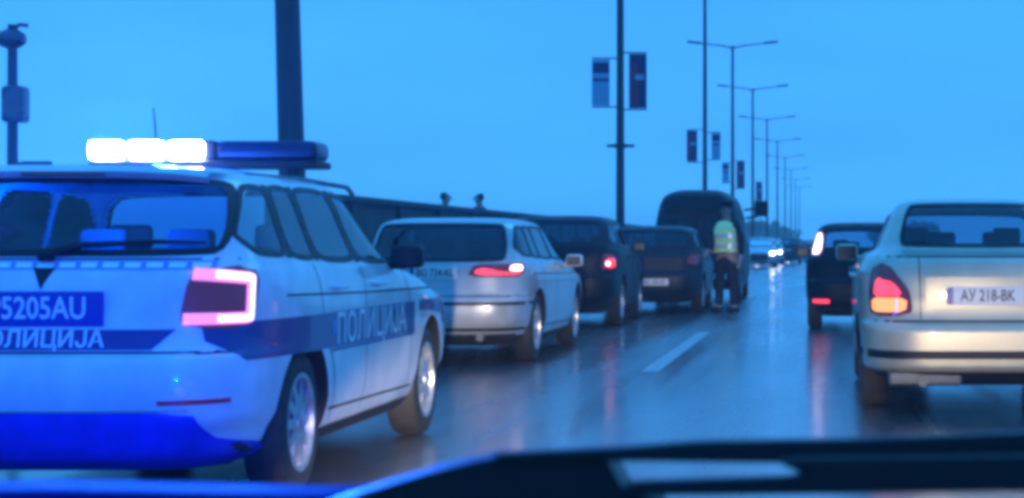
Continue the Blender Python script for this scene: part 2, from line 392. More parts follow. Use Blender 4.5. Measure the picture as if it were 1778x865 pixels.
def flatf(origin, ax=(1, 0, 0), up=(0, 0, 1)):
    o = np.array(origin, float); a = np.array(ax, float); b = np.array(up, float)
    def f(u, v):
        u = np.asarray(u, float)[..., None]; v = np.asarray(v, float)[..., None]; return o+a*u+b*v
    return f

def rim_spokes(mb, c, side, r, n=10, mi=0):
    x0 = c[0]+side*0.012
    for k in range(n):
        t = 2*math.pi*k/n; cs, sn = math.cos(t), math.sin(t); w0, w1 = 0.030, 0.018
        V = []
        for (rr, ww, xx) in ((0.03, w0, 0.0), (r*0.93, w1, -0.012)):
            for sx in (-1, 1):
                for dx in (0, -0.025):
                    V.append((x0+side*(xx+dx), c[1]+rr*cs-sx*ww*sn, c[2]+rr*sn+sx*ww*cs))
        mb.add(V, [(0, 1, 3, 2), (4, 6, 7, 5), (0, 2, 6, 4), (1, 5, 7, 3), (0, 4, 5, 1), (2, 3, 7, 6)], mi)
def make_wheel(parent, x, y, r, side, spokes=10, detail=True, mat=None):
    """tyre with the rim as its child; x is the outer face"""
    rr = r*0.66; t = MB()
    t.lathe_x([(-0.20, rr), (-0.205, rr+0.03), (-0.19, r-0.02), (-0.16, r), (-0.05, r), (-0.02, r-0.018), (-0.004, rr+0.045), (-0.012, rr+0.004), (-0.05, rr-0.006)], (x, y, r), 48, 0, side)
    o = t.build('wheel', M['rubber'], parent)
    b = MB()
    b.lathe_x([(-0.19, rr), (-0.05, rr-0.004), (-0.010, rr+0.006), (-0.012, rr-0.016), (-0.05, rr-0.022)], (x, y, r), 44, 0, side)
    b.lathe_x([(-0.075, rr-0.01), (-0.08, 0.0)], (x, y, r), 24, 1, side)
    b.lathe_x([(-0.03, 0.055), (0.0, 0.05), (0.006, 0.03), (0.008, 0.0)], (x-side*0.012, y, r), 20, 0, side)
    rim_spokes(b, (x-side*0.03, y, r), side, rr, spokes)
    b.build('rim', [mat or M['alloy'], M['arch']], o)
    return o

def make_car(name, label, cat, keys, paint, loc, rz, cfg, group=None):
    root = empty(name, loc, rz); tag(root, label, cat, group)
    res = cfg.get('res', 1.0); S = CarShape(keys, res); L = max(k[2] for k in keys)
    cen = (0, L*0.45, 0.9); r = cfg['wr']; axles = cfg['axles']; hwmax = max(k[3] for k in keys)
    G = S.loft(cfg.get('npts', 320)); nr, nc = G.shape[:2]
    F = []
    for i in range(nr-1):
        for j in range(nc):
            F.append((i*nc+j, i*nc+(j+1) % nc, (i+1)*nc+(j+1) % nc, (i+1)*nc+j))
    F.append(tuple(range(nc))[::-1]); F.append(tuple((nr-1)*nc+j for j in range(nc)))
    me = bpy.data.meshes.new('body'); me.from_pydata([tuple(p) for p in G.reshape(-1, 3)], [], F)
    me.materials.append(paint); me.materials.append(M['arch']); me.materials.append(M['seam'])
    body = bpy.data.objects.new('body', me); COL.objects.link(body)
    # wheel arches cut out of the body
    ct = MB()
    for sgn in (-1, 1):
        for ay in axles:
            ra = r+cfg.get('gap', 0.055); xo = sgn*(hwmax+0.05); xi = sgn*(hwmax-0.27); n = 40
            prof = [(ay+ra*math.cos(t), r+ra*math.sin(t)) for t in np.linspace(0, math.pi, n)]
            prof = [(ay+ra, -0.1)]+prof+[(ay-ra, -0.1)]; k = len(prof)
            ct.add([(xo, a, b) for a, b in prof]+[(xi, a, b) for a, b in prof],
                   [tuple(range(k)), tuple(range(2*k-1, k-1, -1))]+[(i, (i+1) % k, k+(i+1) % k, k+i) for i in range(k)], 0)
    cut = ct.build('arch_cutter', M['arch'], None, False)
    bo = body.modifiers.new('b', 'BOOLEAN'); bo.operation = 'DIFFERENCE'; bo.object = cut; bo.solver = 'EXACT'
    try: bo.material_mode = 'TRANSFER'
    except Exception: pass
    dg = bpy.context.evaluated_depsgraph_get(); me2 = bpy.data.meshes.new_from_object(body.evaluated_get(dg)); me2.name = 'body'
    body.modifiers.clear(); body.data = me2; bpy.data.objects.remove(cut)
    mi_arch = [m.name if m else '' for m in me2.materials].index(M['arch'].name) if M['arch'].name in [m.name if m else '' for m in me2.materials] else 1
    # windows: (surface, polygon, material key)
    wins = []
    for kind, poly, gm in cfg['windows']:
        poly = chaikin(poly, 3, cfg.get('round', 0.11)*(.6 if kind == 'rear' else 1))
        if kind == 'side':
            wins.append((S.S(1), poly, gm, 'side', 1)); wins.append((S.S(-1), poly, gm, 'side', -1))
        elif kind == 'rear': wins.append((S.rear(), poly, gm, 'rear', 0))
        else: wins.append((S.front(), poly, gm, 'front', 0))
    bm = bmesh.new(); bm.from_mesh(me2); zmin = min(w_[1][:, 1].min() for w_ in wins)
    fc = [f for f in bm.faces if f.calc_center_median().z > zmin]
    C = np.array([f.calc_center_median()[:] for f in fc]); Nn = np.array([f.normal[:] for f in fc]); kill = np.zeros(len(fc), bool)
    sw = cfg.get('seal', 0.035)
    for f_, poly, gm, k, sg in wins:
        ins = shrink(poly, sw*0.45)
        if k == 'side': kill |= (np.sign(C[:, 0]) == sg) & (np.abs(C[:, 0]) > 0.3) & inpoly(C[:, 1:3], ins) & (np.abs(Nn[:, 0]) > 0.35)
        elif k == 'rear': kill |= (C[:, 1] < L*0.42) & inpoly(C[:, [0, 2]], ins) & (Nn[:, 1] < -0.2)
        else: kill |= (C[:, 1] > L*0.42) & inpoly(C[:, [0, 2]], ins) & (Nn[:, 1] > 0.15)
    for f in bm.faces:
        if f.calc_center_median().z < .30 and f.normal.z < -.5: f.material_index = mi_arch
    bmesh.ops.delete(bm, geom=[fc[i] for i in np.nonzero(kill)[0]], context='FACES'); bm.to_mesh(me2); bm.free()
    me2.polygons.foreach_set('use_smooth', [True]*len(me2.polygons)); me2.set_sharp_from_angle(angle=R(30)); me2.update()
    body.parent = root
    # shut lines
    if cfg.get('seams'):
        for k, pts, wd in cfg['seams']:
            fs = [S.S(1), S.S(-1)] if k == 'side' else [S.rear()] if k == 'rear' else [S.front()]
            for f_ in fs:
                b = MB(); seam(b, f_, pts, wd, 0.0015, cen); b.build('shut_line', M['seam'], body)
    # glass
    wname = {'side': 'side_window', 'rear': 'rear_window', 'front': 'windscreen'}
    for f_, poly, gm, k, sg in wins:
        g = MB(); rows_patch(g, f_, shrink(poly, sw*0.5), 0.002, cen, 12, 16)
        wo = g.build(wname[k], M[gm], root)
        s_ = MB(); ring(s_, f_, poly, sw, 0.005, cen, 100, 0); s_.build('window_seal', M['plastic'], wo)
    for pp in cfg.get('pillars', []):
        for sg in (1, -1):
            b = MB(); rows_patch(b, S.S(sg), pp, .004, cen, 10, 3); b.build('pillar_cover', M['plastic'], root)
    # inner trim: floor of the cabin at the belt, headlining, seats
    zb = cfg.get('belt', 1.0)-0.06; it = MB()
    P = S.outline(zb, 60)*0.96; P[:, 1] += L*0.02
    fl = [(x, y, zb) for x, y in P]+[(-x, y, zb) for x, y in P[::-1]]; it.add(fl, [tuple(range(len(fl)))])
    zt = S.T[-1, 0]-0.045; Q = S.outline(zt-0.01, 60); Q = (Q-[0, Q[:, 1].mean()])*0.9+[0, Q[:, 1].mean()]
    it.add([(x, y, zt) for x, y in Q]+[(-x, y, zt) for x, y in Q[::-1]], [tuple(range(120))])
    it.build('cabin_trim', M['fabric'], root)
    for (sx, sy, wd, hh) in cfg.get('seats', []):
        q = MB(); q.box((sx, sy, zb-0.03), (wd, 0.13, 0.30), 0, 0, 0.05); so_ = q.build('seat', M['fabric'], root)
        n_ = max(1, round(wd/0.45))
        for k in range(n_):
            hq = MB(); xx = sx+(k-(n_-1)/2)*0.42
            hq.box((xx, sy-0.02, zb+hh), (0.22, 0.08, 0.13), 0, 0, 0.035); hq.tube([(xx-0.06, sy, zb+0.1), (xx-0.06, sy-0.02, zb+hh-0.05)], 0.007, 6); hq.tube([(xx+0.06, sy, zb+0.1), (xx+0.06, sy-0.02, zb+hh-0.05)], 0.007, 6)
            hq.build('headrest', M['fabric'], so_)
    # wheels
    for sgn in (-1, 1):
        for ay in axles: make_wheel(root, sgn*(hwmax-0.025), ay, r, sgn, cfg.get('spokes', 10), True, cfg.get('rimmat'))
    # mirrors
    if cfg.get('mirror'):
        my, mz, mm = cfg['mirror']
        for sgn in (-1, 1):
            q = MB(); xb = float(S.side(my, mz-0.05)); q.box((sgn*(xb+0.105), my, mz), (0.18, 0.11, 0.13), 0, 0, 0.04); q.tube([(sgn*(xb-0.03), my+0.02, mz-0.05), (sgn*(xb+0.10), my, mz-0.05)], 0.022, 8)
            mo = q.build('door_mirror', mm, root)
            q = MB(); q.box((sgn*(xb+0.105), my-0.057, mz), (0.15, 0.004, 0.10), 0, 0, 0.0); q.build('mirror_glass', M['mirror'], mo)
    # door handles
    for hy in cfg.get('handles', []):
        for sgn in (-1, 1):
            z_ = cfg.get('handlez', 0.88); xb = float(S.side(hy, z_)); q = MB()
            q.tube([(sgn*(xb-0.01), hy-0.09, z_), (sgn*(xb+0.028), hy-0.07, z_), (sgn*(xb+0.032), hy+0.07, z_), (sgn*(xb-0.01), hy+0.09, z_)], 0.012, 8)
            q.build('door_handle', cfg.get('handlemat', paint), root)
    root['_L'] = L; return root, S, cen, body

def slabpart(root, name, mat, f, poly, cen, d=0.006, th=0.012, it=2, q=0.2, nr=14, nc=20, label=None, parent=None):
    b = MB(); P = chaikin(poly, it, q) if it else np.array(poly); slab(b, f, P, d, cen, th, nr, nc); o = b.build(name, mat, parent or root)
    if label: o['label'] = label
    return o
def plate(root, x, y, z, wdt, hgt, text, base, ink, sc_=1.0, tilt=0.0, band=True):
    b = MB(); b.box((x, y, z), (wdt, 0.012, hgt), 0, 0, 0.004); o = b.build('licence_plate', base, root)
    t = MB(); text_geo(text, hgt*0.88, flatf((x+(0.02 if band else 0), y-0.0085, z)), 0, 0, 0.0, (x, y+1, z), t, 0, sc_); t.build('plate_lettering', ink, o)
    if band:
        t = MB(); t.box((x-wdt/2+0.026, y-0.0075, z), (0.04, 0.002, hgt-0.012)); t.build('plate_band', M['plateblue'], o)
    return o

# ------------------------------------------------------------------ ground, road, pavements
def sheet(name, x0, x1, y0, y1, z, mat):
    b = MB(); b.add([(x0, y0, z), (x1, y0, z), (x1, y1, z), (x0, y1, z)], [(0, 1, 2, 3)])
    return tag(b.build(name, mat, None, False), kind='structure')
sheet('ground', -740, 740, -20, 915, -0.02, M['earth'])
sheet('road', -4.95, 9.0, -20, 914, 0.0, M['road'])
b = MB(); b.box((-5.03, 445, 0.06), (0.16, 930, 0.13), 0, 0, 0)
tag(b.build('kerb', M['pave'], None, False), kind='structure')
b = MB(); b.box((9.08, 445, 0.06), (0.16, 930, 0.13), 0, 0, 0)
tag(b.build('kerb', M['pave'], None, False), kind='structure')
b = MB(); b.box((-5.11-0.9, 445, 0.05), (1.8, 930, 0.13))
tag(b.build('pavement', M['pave'], None, False), kind='structure')
b = MB(); b.box((-9.6, 60, 0.2), (4.9, 150, 0.45)); tag(b.build('raised_walkway', M['pave'], None, False), kind='structure')
b = MB(); y = 16.6-20*2
while y < 400:
    b.add([(-1.68, y, 0.004), (-1.52, y, 0.004), (-1.52, y+7.6, 0.004), (-1.68, y+7.6, 0.004)], [(0, 1, 2, 3)]); y += 20.0
tag(b.build('lane_markings', M['paint_line'], None, False), kind='structure')

# long low wall on the left
wr = empty('wall', (-6.75, 22.5, 0)); tag(wr, 'long dark boundary wall with coping beyond the left pavement, its top running down to the horizon', 'wall')
b = MB(); b.box((0, 40, 0.88), (0.22, 80, 1.76)); b.build('wall_panel', M['wall'], wr, False)
b = MB(); b.box((0, 40, 1.79), (0.34, 80.1, 0.09), 0, 0, 0.012); b.build('coping', M['wall'], wr, False)
for k in range(28):
    b = MB(); b.box((0.13, 0.3+k*2.9, 0.87), (0.10, 0.28, 1.73)); b.build('pier', M['wall'], wr, False)

# ------------------------------------------------------------------ street lamps
LX = -4.9; LH = 11.55
def copy_tree(o, parent=None):
    c = o.copy(); COL.objects.link(c)
    for k in list(c.keys()):
        pass
    c.parent = parent
    for ch in list(o.children): copy_tree(ch, c)
    return c
def lamp(d):
    t = empty('street_lamp', (LX, d, 0)); b = MB()
    b.tube([(0, 0, 0.1), (0, 0, 0.5), (0, 0, 1.3)], [0.14, 0.14, 0.125], 20); b.tube([(0, 0, 1.3), (0, 0, LH)], [0.105, 0.065], 20)
    b.box((0, 0, 0.12), (0.4, 0.4, 0.05), 0, 0, 0.01)
    b.build('pole', M['galv'], t)
    for s in (-1, 1):
        b = MB(); b.tube([(0, 0, LH-0.15), (s*0.5, 0, LH-0.02), (s*1.2, 0, LH+0.06), (s*1.75, 0, LH+0.12)], [0.045, 0.04, 0.035, 0.03], 10); b.build('arm', M['galv'], t)
        b = MB(); b.box((0, 0, 0), (0.75, 0.26, 0.11), 0, 0, 0.045)
        hd = b.build('lamp_head', M['galv'], t); hd.location = (s*2.0, 0, LH+0.16); hd.rotation_euler = (0, -s*R(6), 0)
    return t
dl = [16.9, 43.8, 74.3, 96.2, 122.5, 152, 184, 218, 254, 292, 332]
names = ['thick near lamp post rising behind the police car light bar, leaning slightly',
         'tall lamp post carrying two large banners and a small cross bracket',
         'lamp post behind the dark van, dark banner left and pale banner right',
         'third lamp post from the banner posts, first whose double arm shows, small banners low down',
         'lamp post whose arms show as the second highest of the row in the haze',
         'faint lamp post whose arms show third highest in the haze', 'faint hazy lamp post, fourth highest pair of arms in view',
         'very faint lamp post, fifth highest arms, far down the road', 'tiny faint lamp post, sixth highest arms, far down the road',
         'tiny hazy lamp post, last but one of the far row', 'smallest and farthest hazy lamp post of the row']
first = lamp(dl[0]); lamps = [first]
for d in dl[1:]:
    c = copy_tree(first); c.location = (LX, d, 0); lamps.append(c)
for o, n_ in zip(lamps, names): tag(o, n_, 'street lamp', 'street lamps along the left pavement')
first.rotation_euler = (0, -R(1.6), 0); first.location.x = LX+0.05
for ch in first.children:
    if ch.name.startswith('pole'): ch.scale = (1.15, 1.15, 1)
M['ban_dark'] = pmat('banner_navy', (0.01, 0.02, 0.12), 0.7); M['ban_pale'] = pmat('banner_pale', (0.25, 0.42, 0.6), 0.7); M['ban_red'] = pmat('banner_red', (0.35, 0.02, 0.09), 0.7)
def banner(d, dx, z0, z1, wdt, dark, label):
    t = empty('banner', (LX+dx, d-0.02, (z0+z1)/2)); tag(t, label, 'banner', 'banners hung on the lamp posts'); h = z1-z0
    b = MB(); b.box((0, 0, 0), (wdt, 0.02, h)); b.build('cloth', M['ban_dark'] if dark else M['ban_pale'], t, False)
    s = 1 if dx > 0 else -1
    for zz in (h/2+0.03, -h/2-0.03):
        b = MB(); b.tube([(-s*(abs(dx)), 0, zz), (s*wdt/2, 0, zz)], 0.018, 8); b.build('bracket', M['galv'], t)
    if dark:
        b = MB(); b.box((-wdt*0.22, -0.013, -h*0.05), (wdt*0.46, 0.006, h*0.78)); b.build('coloured_panel', M['ban_red'], t, False)
        b = MB(); b.box((wdt*0.1, -0.019, h*0.07), (wdt*0.5, 0.006, h*0.1)); b.build('pale_mark', M['ban_pale'], t, False)
    else:
        b = MB(); b.box((0, -0.013, h*0.32), (wdt*0.94, 0.006, h*0.22)); b.build('dark_stripe', M['ban_dark'], t, False)
        b = MB(); b.box((0, -0.013, h*0.06), (wdt*0.94, 0.006, h*0.07)); b.build('blue_stripe', M['livery'], t, False)
banner(43.8, -0.46, 4.45, 5.55, 0.42, False, 'pale banner with a dark top stripe, left of the tall banner lamp post')
banner(43.8, 0.42, 4.39, 5.68, 0.42, True, 'large navy banner with a red purple panel, right of the tall banner lamp post')
banner(74.3, -0.52, 4.5, 5.75, 0.42, True, 'dark banner left of the lamp post above the van')
banner(74.3, 0.45, 4.6, 5.65, 0.36, False, 'pale banner right of the lamp post above the van')
banner(96.2, -0.36, 4.4, 5.4, 0.36, False, 'small pale banner low on the first lamp post with visible arms')
banner(96.2, 0.42, 4.1, 5.5, 0.42, True, 'small dark banner low on the first lamp post with visible arms')
banner(122.5, 0.42, 4.1, 5.3, 0.42, True, 'tiny dark hazy banner beyond the other banners')
b = MB(); b.tube([(-0.32, 0, 0), (0.34, 0, 0)], 0.035, 8); b.box((0, 0, 0), (0.3, 0.26, 0.09), 0, 0, 0.01)
o = b.build('bracket_bar', M['galv'], lamps[1]); o.location = (0, 0, 3.5)

# slim signal post at far left
t = empty('camera_post', (-7.95, 18, 0.1)); tag(t, 'slim post at the left edge with a box and a round head on top', 'post')
b = MB(); b.tube([(0, 0, 0), (0, 0, 3.2)], [0.06, 0.045], 14); b.build('pole', M['galv'], t)
b = MB(); b.box((0.03, 0, 2.42), (0.22, 0.2, 0.36), 0, 0, 0.05); b.build('control_box', M['darkblue'], t)
b = MB(); b.lathe_x([(-0.13, 0.0), (-0.12, 0.07), (-0.03, 0.105), (0.06, 0.09), (0.12, 0.05), (0.13, 0)], (0.0, 0, 3.06), 20); b.build('camera_head', M['darkblue'], t)
b = MB(); b.tube([(0.0, 0, 3.14), (0.07, 0, 3.2), (0.15, 0, 3.19)], 0.02, 8); b.build('hood', M['galv'], t)
b = MB(); b.tube([(0, 0, 1.83), (0.38, 0, 1.83)], 0.03, 8); b.box((0.24, 0, 1.83), (0.28, 0.05, 0.07), 0, 0, 0.01); b.build('side_arm', M['galv'], t)

# ------------------------------------------------------------------ distant trees in the haze
M['leaf'] = pmat('foliage', (0.035, 0.06, 0.03), 0.8, noise=0.5, nscale=2); M['bark'] = pmat('bark', (0.07, 0.055, 0.045), 0.9, noise=0.3)
def tree(x, y, h, wdt, label):
    t = empty('tree', (x, y, 0)); tag(t, label, 'tree', 'trees far down the road')
    b = MB(); b.tube([(0, 0, 0), (0.1, 0, h*0.4), (0.0, 0.1, h*0.75)], [0.22, 0.15, 0.06], 8)
    for k in range(6):
        a = k*1.05; b.tube([(0.05, 0, h*(0.3+0.06*k)), (math.cos(a)*wdt*0.3, math.sin(a)*wdt*0.3, h*(0.5+0.06*k))], [0.08, 0.02], 6)
    b.build('trunk', M['bark'], t)
    b = MB(); cl_ = [(rng.normal(0, wdt*0.26), rng.normal(0, wdt*0.26), h*(0.42+0.5*rng.random())) for _ in range(26)]
    for c in cl_:
        for _ in range(70):
            p = np.array(c)+rng.normal(0, 0.42, 3)*[1, 1, 0.8]; a = rng.normal(0, 1, 3); a /= np.linalg.norm(a); q = np.cross(a, rng.normal(0, 1, 3)); q /= np.linalg.norm(q); s = 0.16
            b.add([p-a*s-q*s*0.6, p+a*s-q*s*0.6, p+a*s+q*s*0.6, p-a*s+q*s*0.6], [(0, 1, 2, 3)])
    b.build('crown', M['leaf'], t, False)
TR = [(-15.5, 250, 5.2, 'round hazy tree nearest the dark van, leftmost of the far trees'), (-19, 300, 7.0, 'tallest hazy tree of the far group'),
      (-11.5, 270, 4.4, 'low hazy tree right of the leftmost far tree'), (-10.5, 340, 5.4, 'mid sized hazy tree behind the far lamp posts'),
      (-8.0, 360, 4.2, 'small hazy tree nearest the end of the road, left of it'), (9.5, 330, 4.6, 'hazy tree right of the end of the road'), (16, 300, 5.0, 'hazy tree just behind the black hatchback')]
for x, y, h, l in TR: tree(x, y, h, h*0.9, l)

# ------------------------------------------------------------------ cars
def K(keys, sy=1, sw=1, sz=1): return [(k[0]*sz, k[1]*sy, k[2]*sy, k[3]*sw, *k[4:]) for k in keys]
EST = [(.19, .34, 4.36, .76, 5), (.27, .12, 4.56, .84, 5), (.34, .06, 4.60, .87, 5), (.44, .02, 4.66, .893, 6), (.58, .00, 4.69, .902, 6), (.68, .015, 4.68, .905, 6), (.705, .06, 4.67, .905, 6),
       (.80, .085, 4.58, .905, 6), (.89, .10, 4.2, .90, 6), (.97, .115, 3.75, .888, 6), (1.03, .14, 3.25, .868, 6), (1.07, .17, 3.10, .848, 6), (1.20, .26, 2.86, .79, 6),
       (1.34, .34, 2.64, .74, 6), (1.435, .42, 2.48, .69, 6), (1.48, .60, 2.28, .61, 5), (1.505, .95, 1.95, .44, 4), (1.511, 1.25, 1.75, .2, 3)]
ESTCFG = dict(pillars=[[(.845, 1.09), (.93, 1.09), (.955, 1.42), (.86, 1.42)], [(1.27, 1.075), (1.35, 1.075), (1.33, 1.425), (1.25, 1.425)], [(2.0, 1.06), (2.09, 1.06), (2.0, 1.425), (1.90, 1.425)]], seal=.026, wr=.335, axles=(.97, 3.66), belt=1.03, seats=[(-.38, 2.15, .46, .22), (.38, 2.15, .46, .22), (0, 1.35, 1.1, .19)],
    windows=[('side', [(.40, 1.19), (.52, 1.10), (.86, 1.09), (.88, 1.42), (.62, 1.42)], 'glass'), ('side', [(.91, 1.085), (1.29, 1.07), (1.27, 1.428), (.93, 1.425)], 'glass'),
             ('side', [(1.33, 1.068), (2.02, 1.055), (1.92, 1.43), (1.31, 1.43)], 'glass'), ('side', [(2.07, 1.053), (2.86, 1.045), (2.68, 1.16), (2.30, 1.40), (1.97, 1.43)], 'glass'),
             ('rear', [(-.71, 1.10), (.71, 1.10), (.665, 1.435), (-.665, 1.435)], 'glass'),
             ('front', [(-.78, 1.065), (.78, 1.065), (.62, 1.435), (-.62, 1.435)], 'glass')],
    seams=[('side', [(1.20, 1.06), (1.22, .80), (1.42, .55), (1.46, .30)], .010), ('side', [(2.04, 1.04), (2.05, .30)], .010), ('side', [(2.98, 1.01), (3.10, .7), (3.06, .32)], .010),
           ('side', [(.06+.05, .70), (.62, .70)], .008), ('side', [(.7, .925), (2.0, .905), (3.9, .89)], .010), ('side', [(1.4, .36), (3.2, .34)], .014), ('rear', [(-.86, .705), (.86, .705)], .010), ('rear', [(-.74, 1.09), (.74, 1.09)], .008)],
    mirror=(2.76, 1.085, M['plastic']), handles=[1.50, 2.30], handlez=.945)

# --- the police estate
pol, PS, pc, pbody = make_car('police_car', 'white police estate car with blue livery and lit roof light bar, large at left', 'police car', K(EST, 1, .965, 1), M['white'],
                              (X_at(50, 7.5), 7.5, 0), R(0.2), dict(ESTCFG, npts=460, res=1.3, spokes=10, windows=[(k, p, 'glassglow' if k == 'rear' else 'glass') for k, p, g in ESTCFG['windows']]))
W_ = PS.wrap(1); Wm = PS.wrap(-1)
for sg, Wf in ((1, W_), (-1, Wm)):
    base = slabpart(pol, 'tail_light', M['tail_base'], Wf, [(.565, .80), (.92, .80), (.96, 1.0), (.90, 1.06), (.605, 1.055)], pc, .008, .02, 2, .12)
    q = MB(); tube = [(.61, 1.025), (.895, 1.005), (.895, .84), (.585, .84)]
    pts = resample(tube, 60, False); w2 = .025
    T = np.gradient(pts, axis=0); N = np.stack([-T[:, 1], T[:, 0]], 1); N /= np.linalg.norm(N, axis=1, keepdims=True)
    G = np.stack([off(Wf, (pts+N*k*w2)[:, 0], (pts+N*k*w2)[:, 1], dd, pc) for k, dd in ((-1, .008), (-.8, .016), (0, .019), (.8, .016), (1, .008))], 0); q.grid(G)
    q.build('light_tube', M['pinkglow'], base)
    q = MB(); p2 = resample([(.70, 1.02), (.895, 1.005), (.895, .84), (.72, .84)], 50, False); T = np.gradient(p2, axis=0); N = np.stack([-T[:, 1], T[:, 0]], 1); N /= np.linalg.norm(N, axis=1, keepdims=True)
    q.grid(np.stack([off(Wf, (p2+N*k*.014)[:, 0], (p2+N*k*.014)[:, 1], .021, pc) for k in (-1, 0, 1)], 0)); q.build('light_tube_core', M['hotwhite'], base)
rr = PS.rear()
# tailgate lettering panel, plate, badge, wiper, tape
slabpart(pol, 'lettering_panel', M['livery'], rr, [(-.47, .715), (.47, .715), (.56, .80), (-.56, .80)], pc, .004, .004, 0, nr=8, nc=30)
t = MB(); text_geo('ПОЛИЦИЈА', .098, rr, 0, .757, .0065, pc, t, 0, 1.0); t.build('police_lettering', M['inkwhite'], pol)
yb = float(rr(0, .885)[1])-.012
plate(pol, 0, yb, .885, .54, .145, 'P5205AU', M['plateblue'], M['inkwhite'], .82, band=False)
b = MB(); b.add([tuple(p) for p in off(rr, np.array([-.045, .045, .0]), np.array([1.05, 1.05, .965]), .008, pc)]+[tuple(p) for p in off(rr, np.array([-.045, .045, .0]), np.array([1.05, 1.05, .965]), -.004, pc)], [(0, 1, 2), (0, 3, 4, 1), (1, 4, 5, 2), (2, 5, 3, 0)])
b.build('badge', M['plastic'], pol)
slabpart(pol, 'tape_backing', M['liverylight'], rr, [(-.68, 1.045), (.68, 1.045), (.68, 1.083), (-.68, 1.083)], pc, .002, .002, 0, nr=3, nc=30)
for k in range(15):
    x = -.63+k*.09
    slabpart(pol, 'reflective_tape', M['reflect'], rr, [(x-.033, 1.053), (x+.033, 1.053), (x+.033, 1.075), (x-.033, 1.075)], pc, .003, .003, 0, nr=3, nc=4)
b = MB(); pts = off(rr, np.array([0.0, .12, .45, .62]), np.array([1.10, 1.135, 1.15, 1.145]), .022, pc); b.tube([tuple(p) for p in pts], [.02, .014, .010, .006], 8)
b.lathe_x([(-.03, 0), (-.03, .03), (.03, .03), (.03, 0)], tuple(off(rr, np.array([0.]), np.array([1.10]), .015, pc)[0]), 16); b.build('rear_wiper', M['plastic'], pol)
# roof spoiler
b = MB(); zz = 1.435
P = []
for v, dd, yo in ((1.437, .02, -.02), (1.463, .035, -.055), (1.492, .02, .0), (1.50, .0, .25)):
    u = np.linspace(-.60, .60, 21); q = rr(u, np.full(21, min(v, 1.47))); q[:, 1] = float(rr(0, 1.40)[1])+yo+np.abs(u)**3*.25; q[:, 2] = v-np.abs(u)**3*.11; P.append(q)
b.grid(np.array(P)); b.build('roof_spoiler', M['white'], pol)
b = MB(); b.box((0, float(rr(0, 1.40)[1])-.045, 1.452), (.36, .012, .02), 0, 0, .004); b.build('high_brake_light', M['redlens'], pol)
# bumper details
slabpart(pol, 'bumper_insert', M['valance'], rr, [(-.76, .20), (.76, .20), (.76, .31), (.68, .335), (.63, .465), (-.63, .465), (-.68, .335), (-.76, .31)], pc, .006, .01, 1, .1)  # dark insert coloured with the blue glow falling on it
for sg in (-1, 1):
    slabpart(pol, 'reflector', M['tail_base'], rr, [(sg*.51, .492), (sg*.75, .492), (sg*.75, .512), (sg*.51, .512)], pc, .006, .008, 0, nr=4, nc=8)
slabpart(pol, 'bumper_ledge', M['chrome'], rr, [(-.62, .466), (.62, .466), (.62, .474), (-.62, .474)], pc, .009, .008, 0, nr=3, nc=30)
# side stripes and lettering
for sg in (1, -1):
    f_ = PS.S(sg)
    # broken round the wheel arches
    A = [(.34, .655), (.98-.0, .715), (1.40, .635), (3.16, .635), (3.16, .825), (.16, .825), (.16, .76)]
    slabpart(pol, 'livery_stripe', M['livery'], f_, [(.155, .745), (.30, .66), (.61, .66), (.69, .72), (.98, .745), (1.26, .72), (1.36, .635), (3.16, .635), (3.16, .825), (.155, .825)], pc, .0025, .003, 0, nr=16, nc=60)
    slabpart(pol, 'livery_stripe', M['livery'], f_, [(3.30, .76), (3.66, .76), (4.0, .72), (4.06, .66), (4.3, .66), (4.3, .825), (3.30, .825)], pc, .0025, .003, 0, nr=10, nc=30)
    t = MB(); text_geo('ПОЛИЦИЈА', .205, f_, 2.18, .73, .0045, pc, t, 0, 1.28, sg); t.build('police_lettering', M['inkwhite'], pol)
    q = MB(); P1 = np.array([(1.47, .648), (2.92, .648), (2.92, .812), (1.47, .812)]); ring(q, f_, P1, .008, .0044, pc, 90); q.build('lettering_frame', M['liverylight'], pol)
    f2 = PS.S(sg)
    slabpart(pol, 'crest', M['liverylight'], f_, [(1.395, .70), (1.43, .74), (1.43, .79), (1.36, .79), (1.36, .74)], pc, .0045, .003, 1, nr=6, nc=8)
    # sill and rub strip
    slabpart(pol, 'sill_strip', M['plastic'], f_, [(1.42, .225), (3.22, .225), (3.22, .275), (1.42, .275)], pc, .006, .008, 0, nr=4, nc=24)
    q = MB(); rl = [(.58, .20), (.7, .235), (1.6, .247), (2.5, .235), (2.62, .20)]
    q.tube([(sg*(.60), yy+.2, 1.232+zz_) for yy, zz_ in rl], .013, 10); q.build('roof_rail', M['steel'], pol)
# light bar
LBY = 2.35; lb0, lb1 = 1.555, 1.70
b = MB(); b.box((-.03, LBY, lb0+.02), (1.20, .30, .04), 0, 0, .015)
for sg in (-1, 1): b.box((sg*.42, LBY, lb0-.025), (.06, .16, .07), 0, 0, .01)
o = b.build('light_bar', M['plastic'], pol)
def lens(x0, x1, m, nm, rnd=.045, y=0.0, d_=.28, zz=(lb0+.04, lb1)):
    b = MB(); b.box(((x0+x1)/2, LBY+y, (zz[0]+zz[1])/2), (x1-x0, d_, zz[1]-zz[0]), 0, 0, rnd); return b.build(nm, m, o)
lens(-.62, -.04, M['strobe'], 'lit_lens')
lens(.03, .565, M['lensblue'], 'unlit_lens')
lens(-.035, .028, M['plastic'], 'centre_cap', .02, 0, .27)
for x in (-.54, -.33, -.12):
    b = MB(); b.box((x, LBY-.135, (lb0+lb1)/2+.02), (.178, .05, .095), 0, 0, .024); b.build('led_module', M['strobehot'], o)
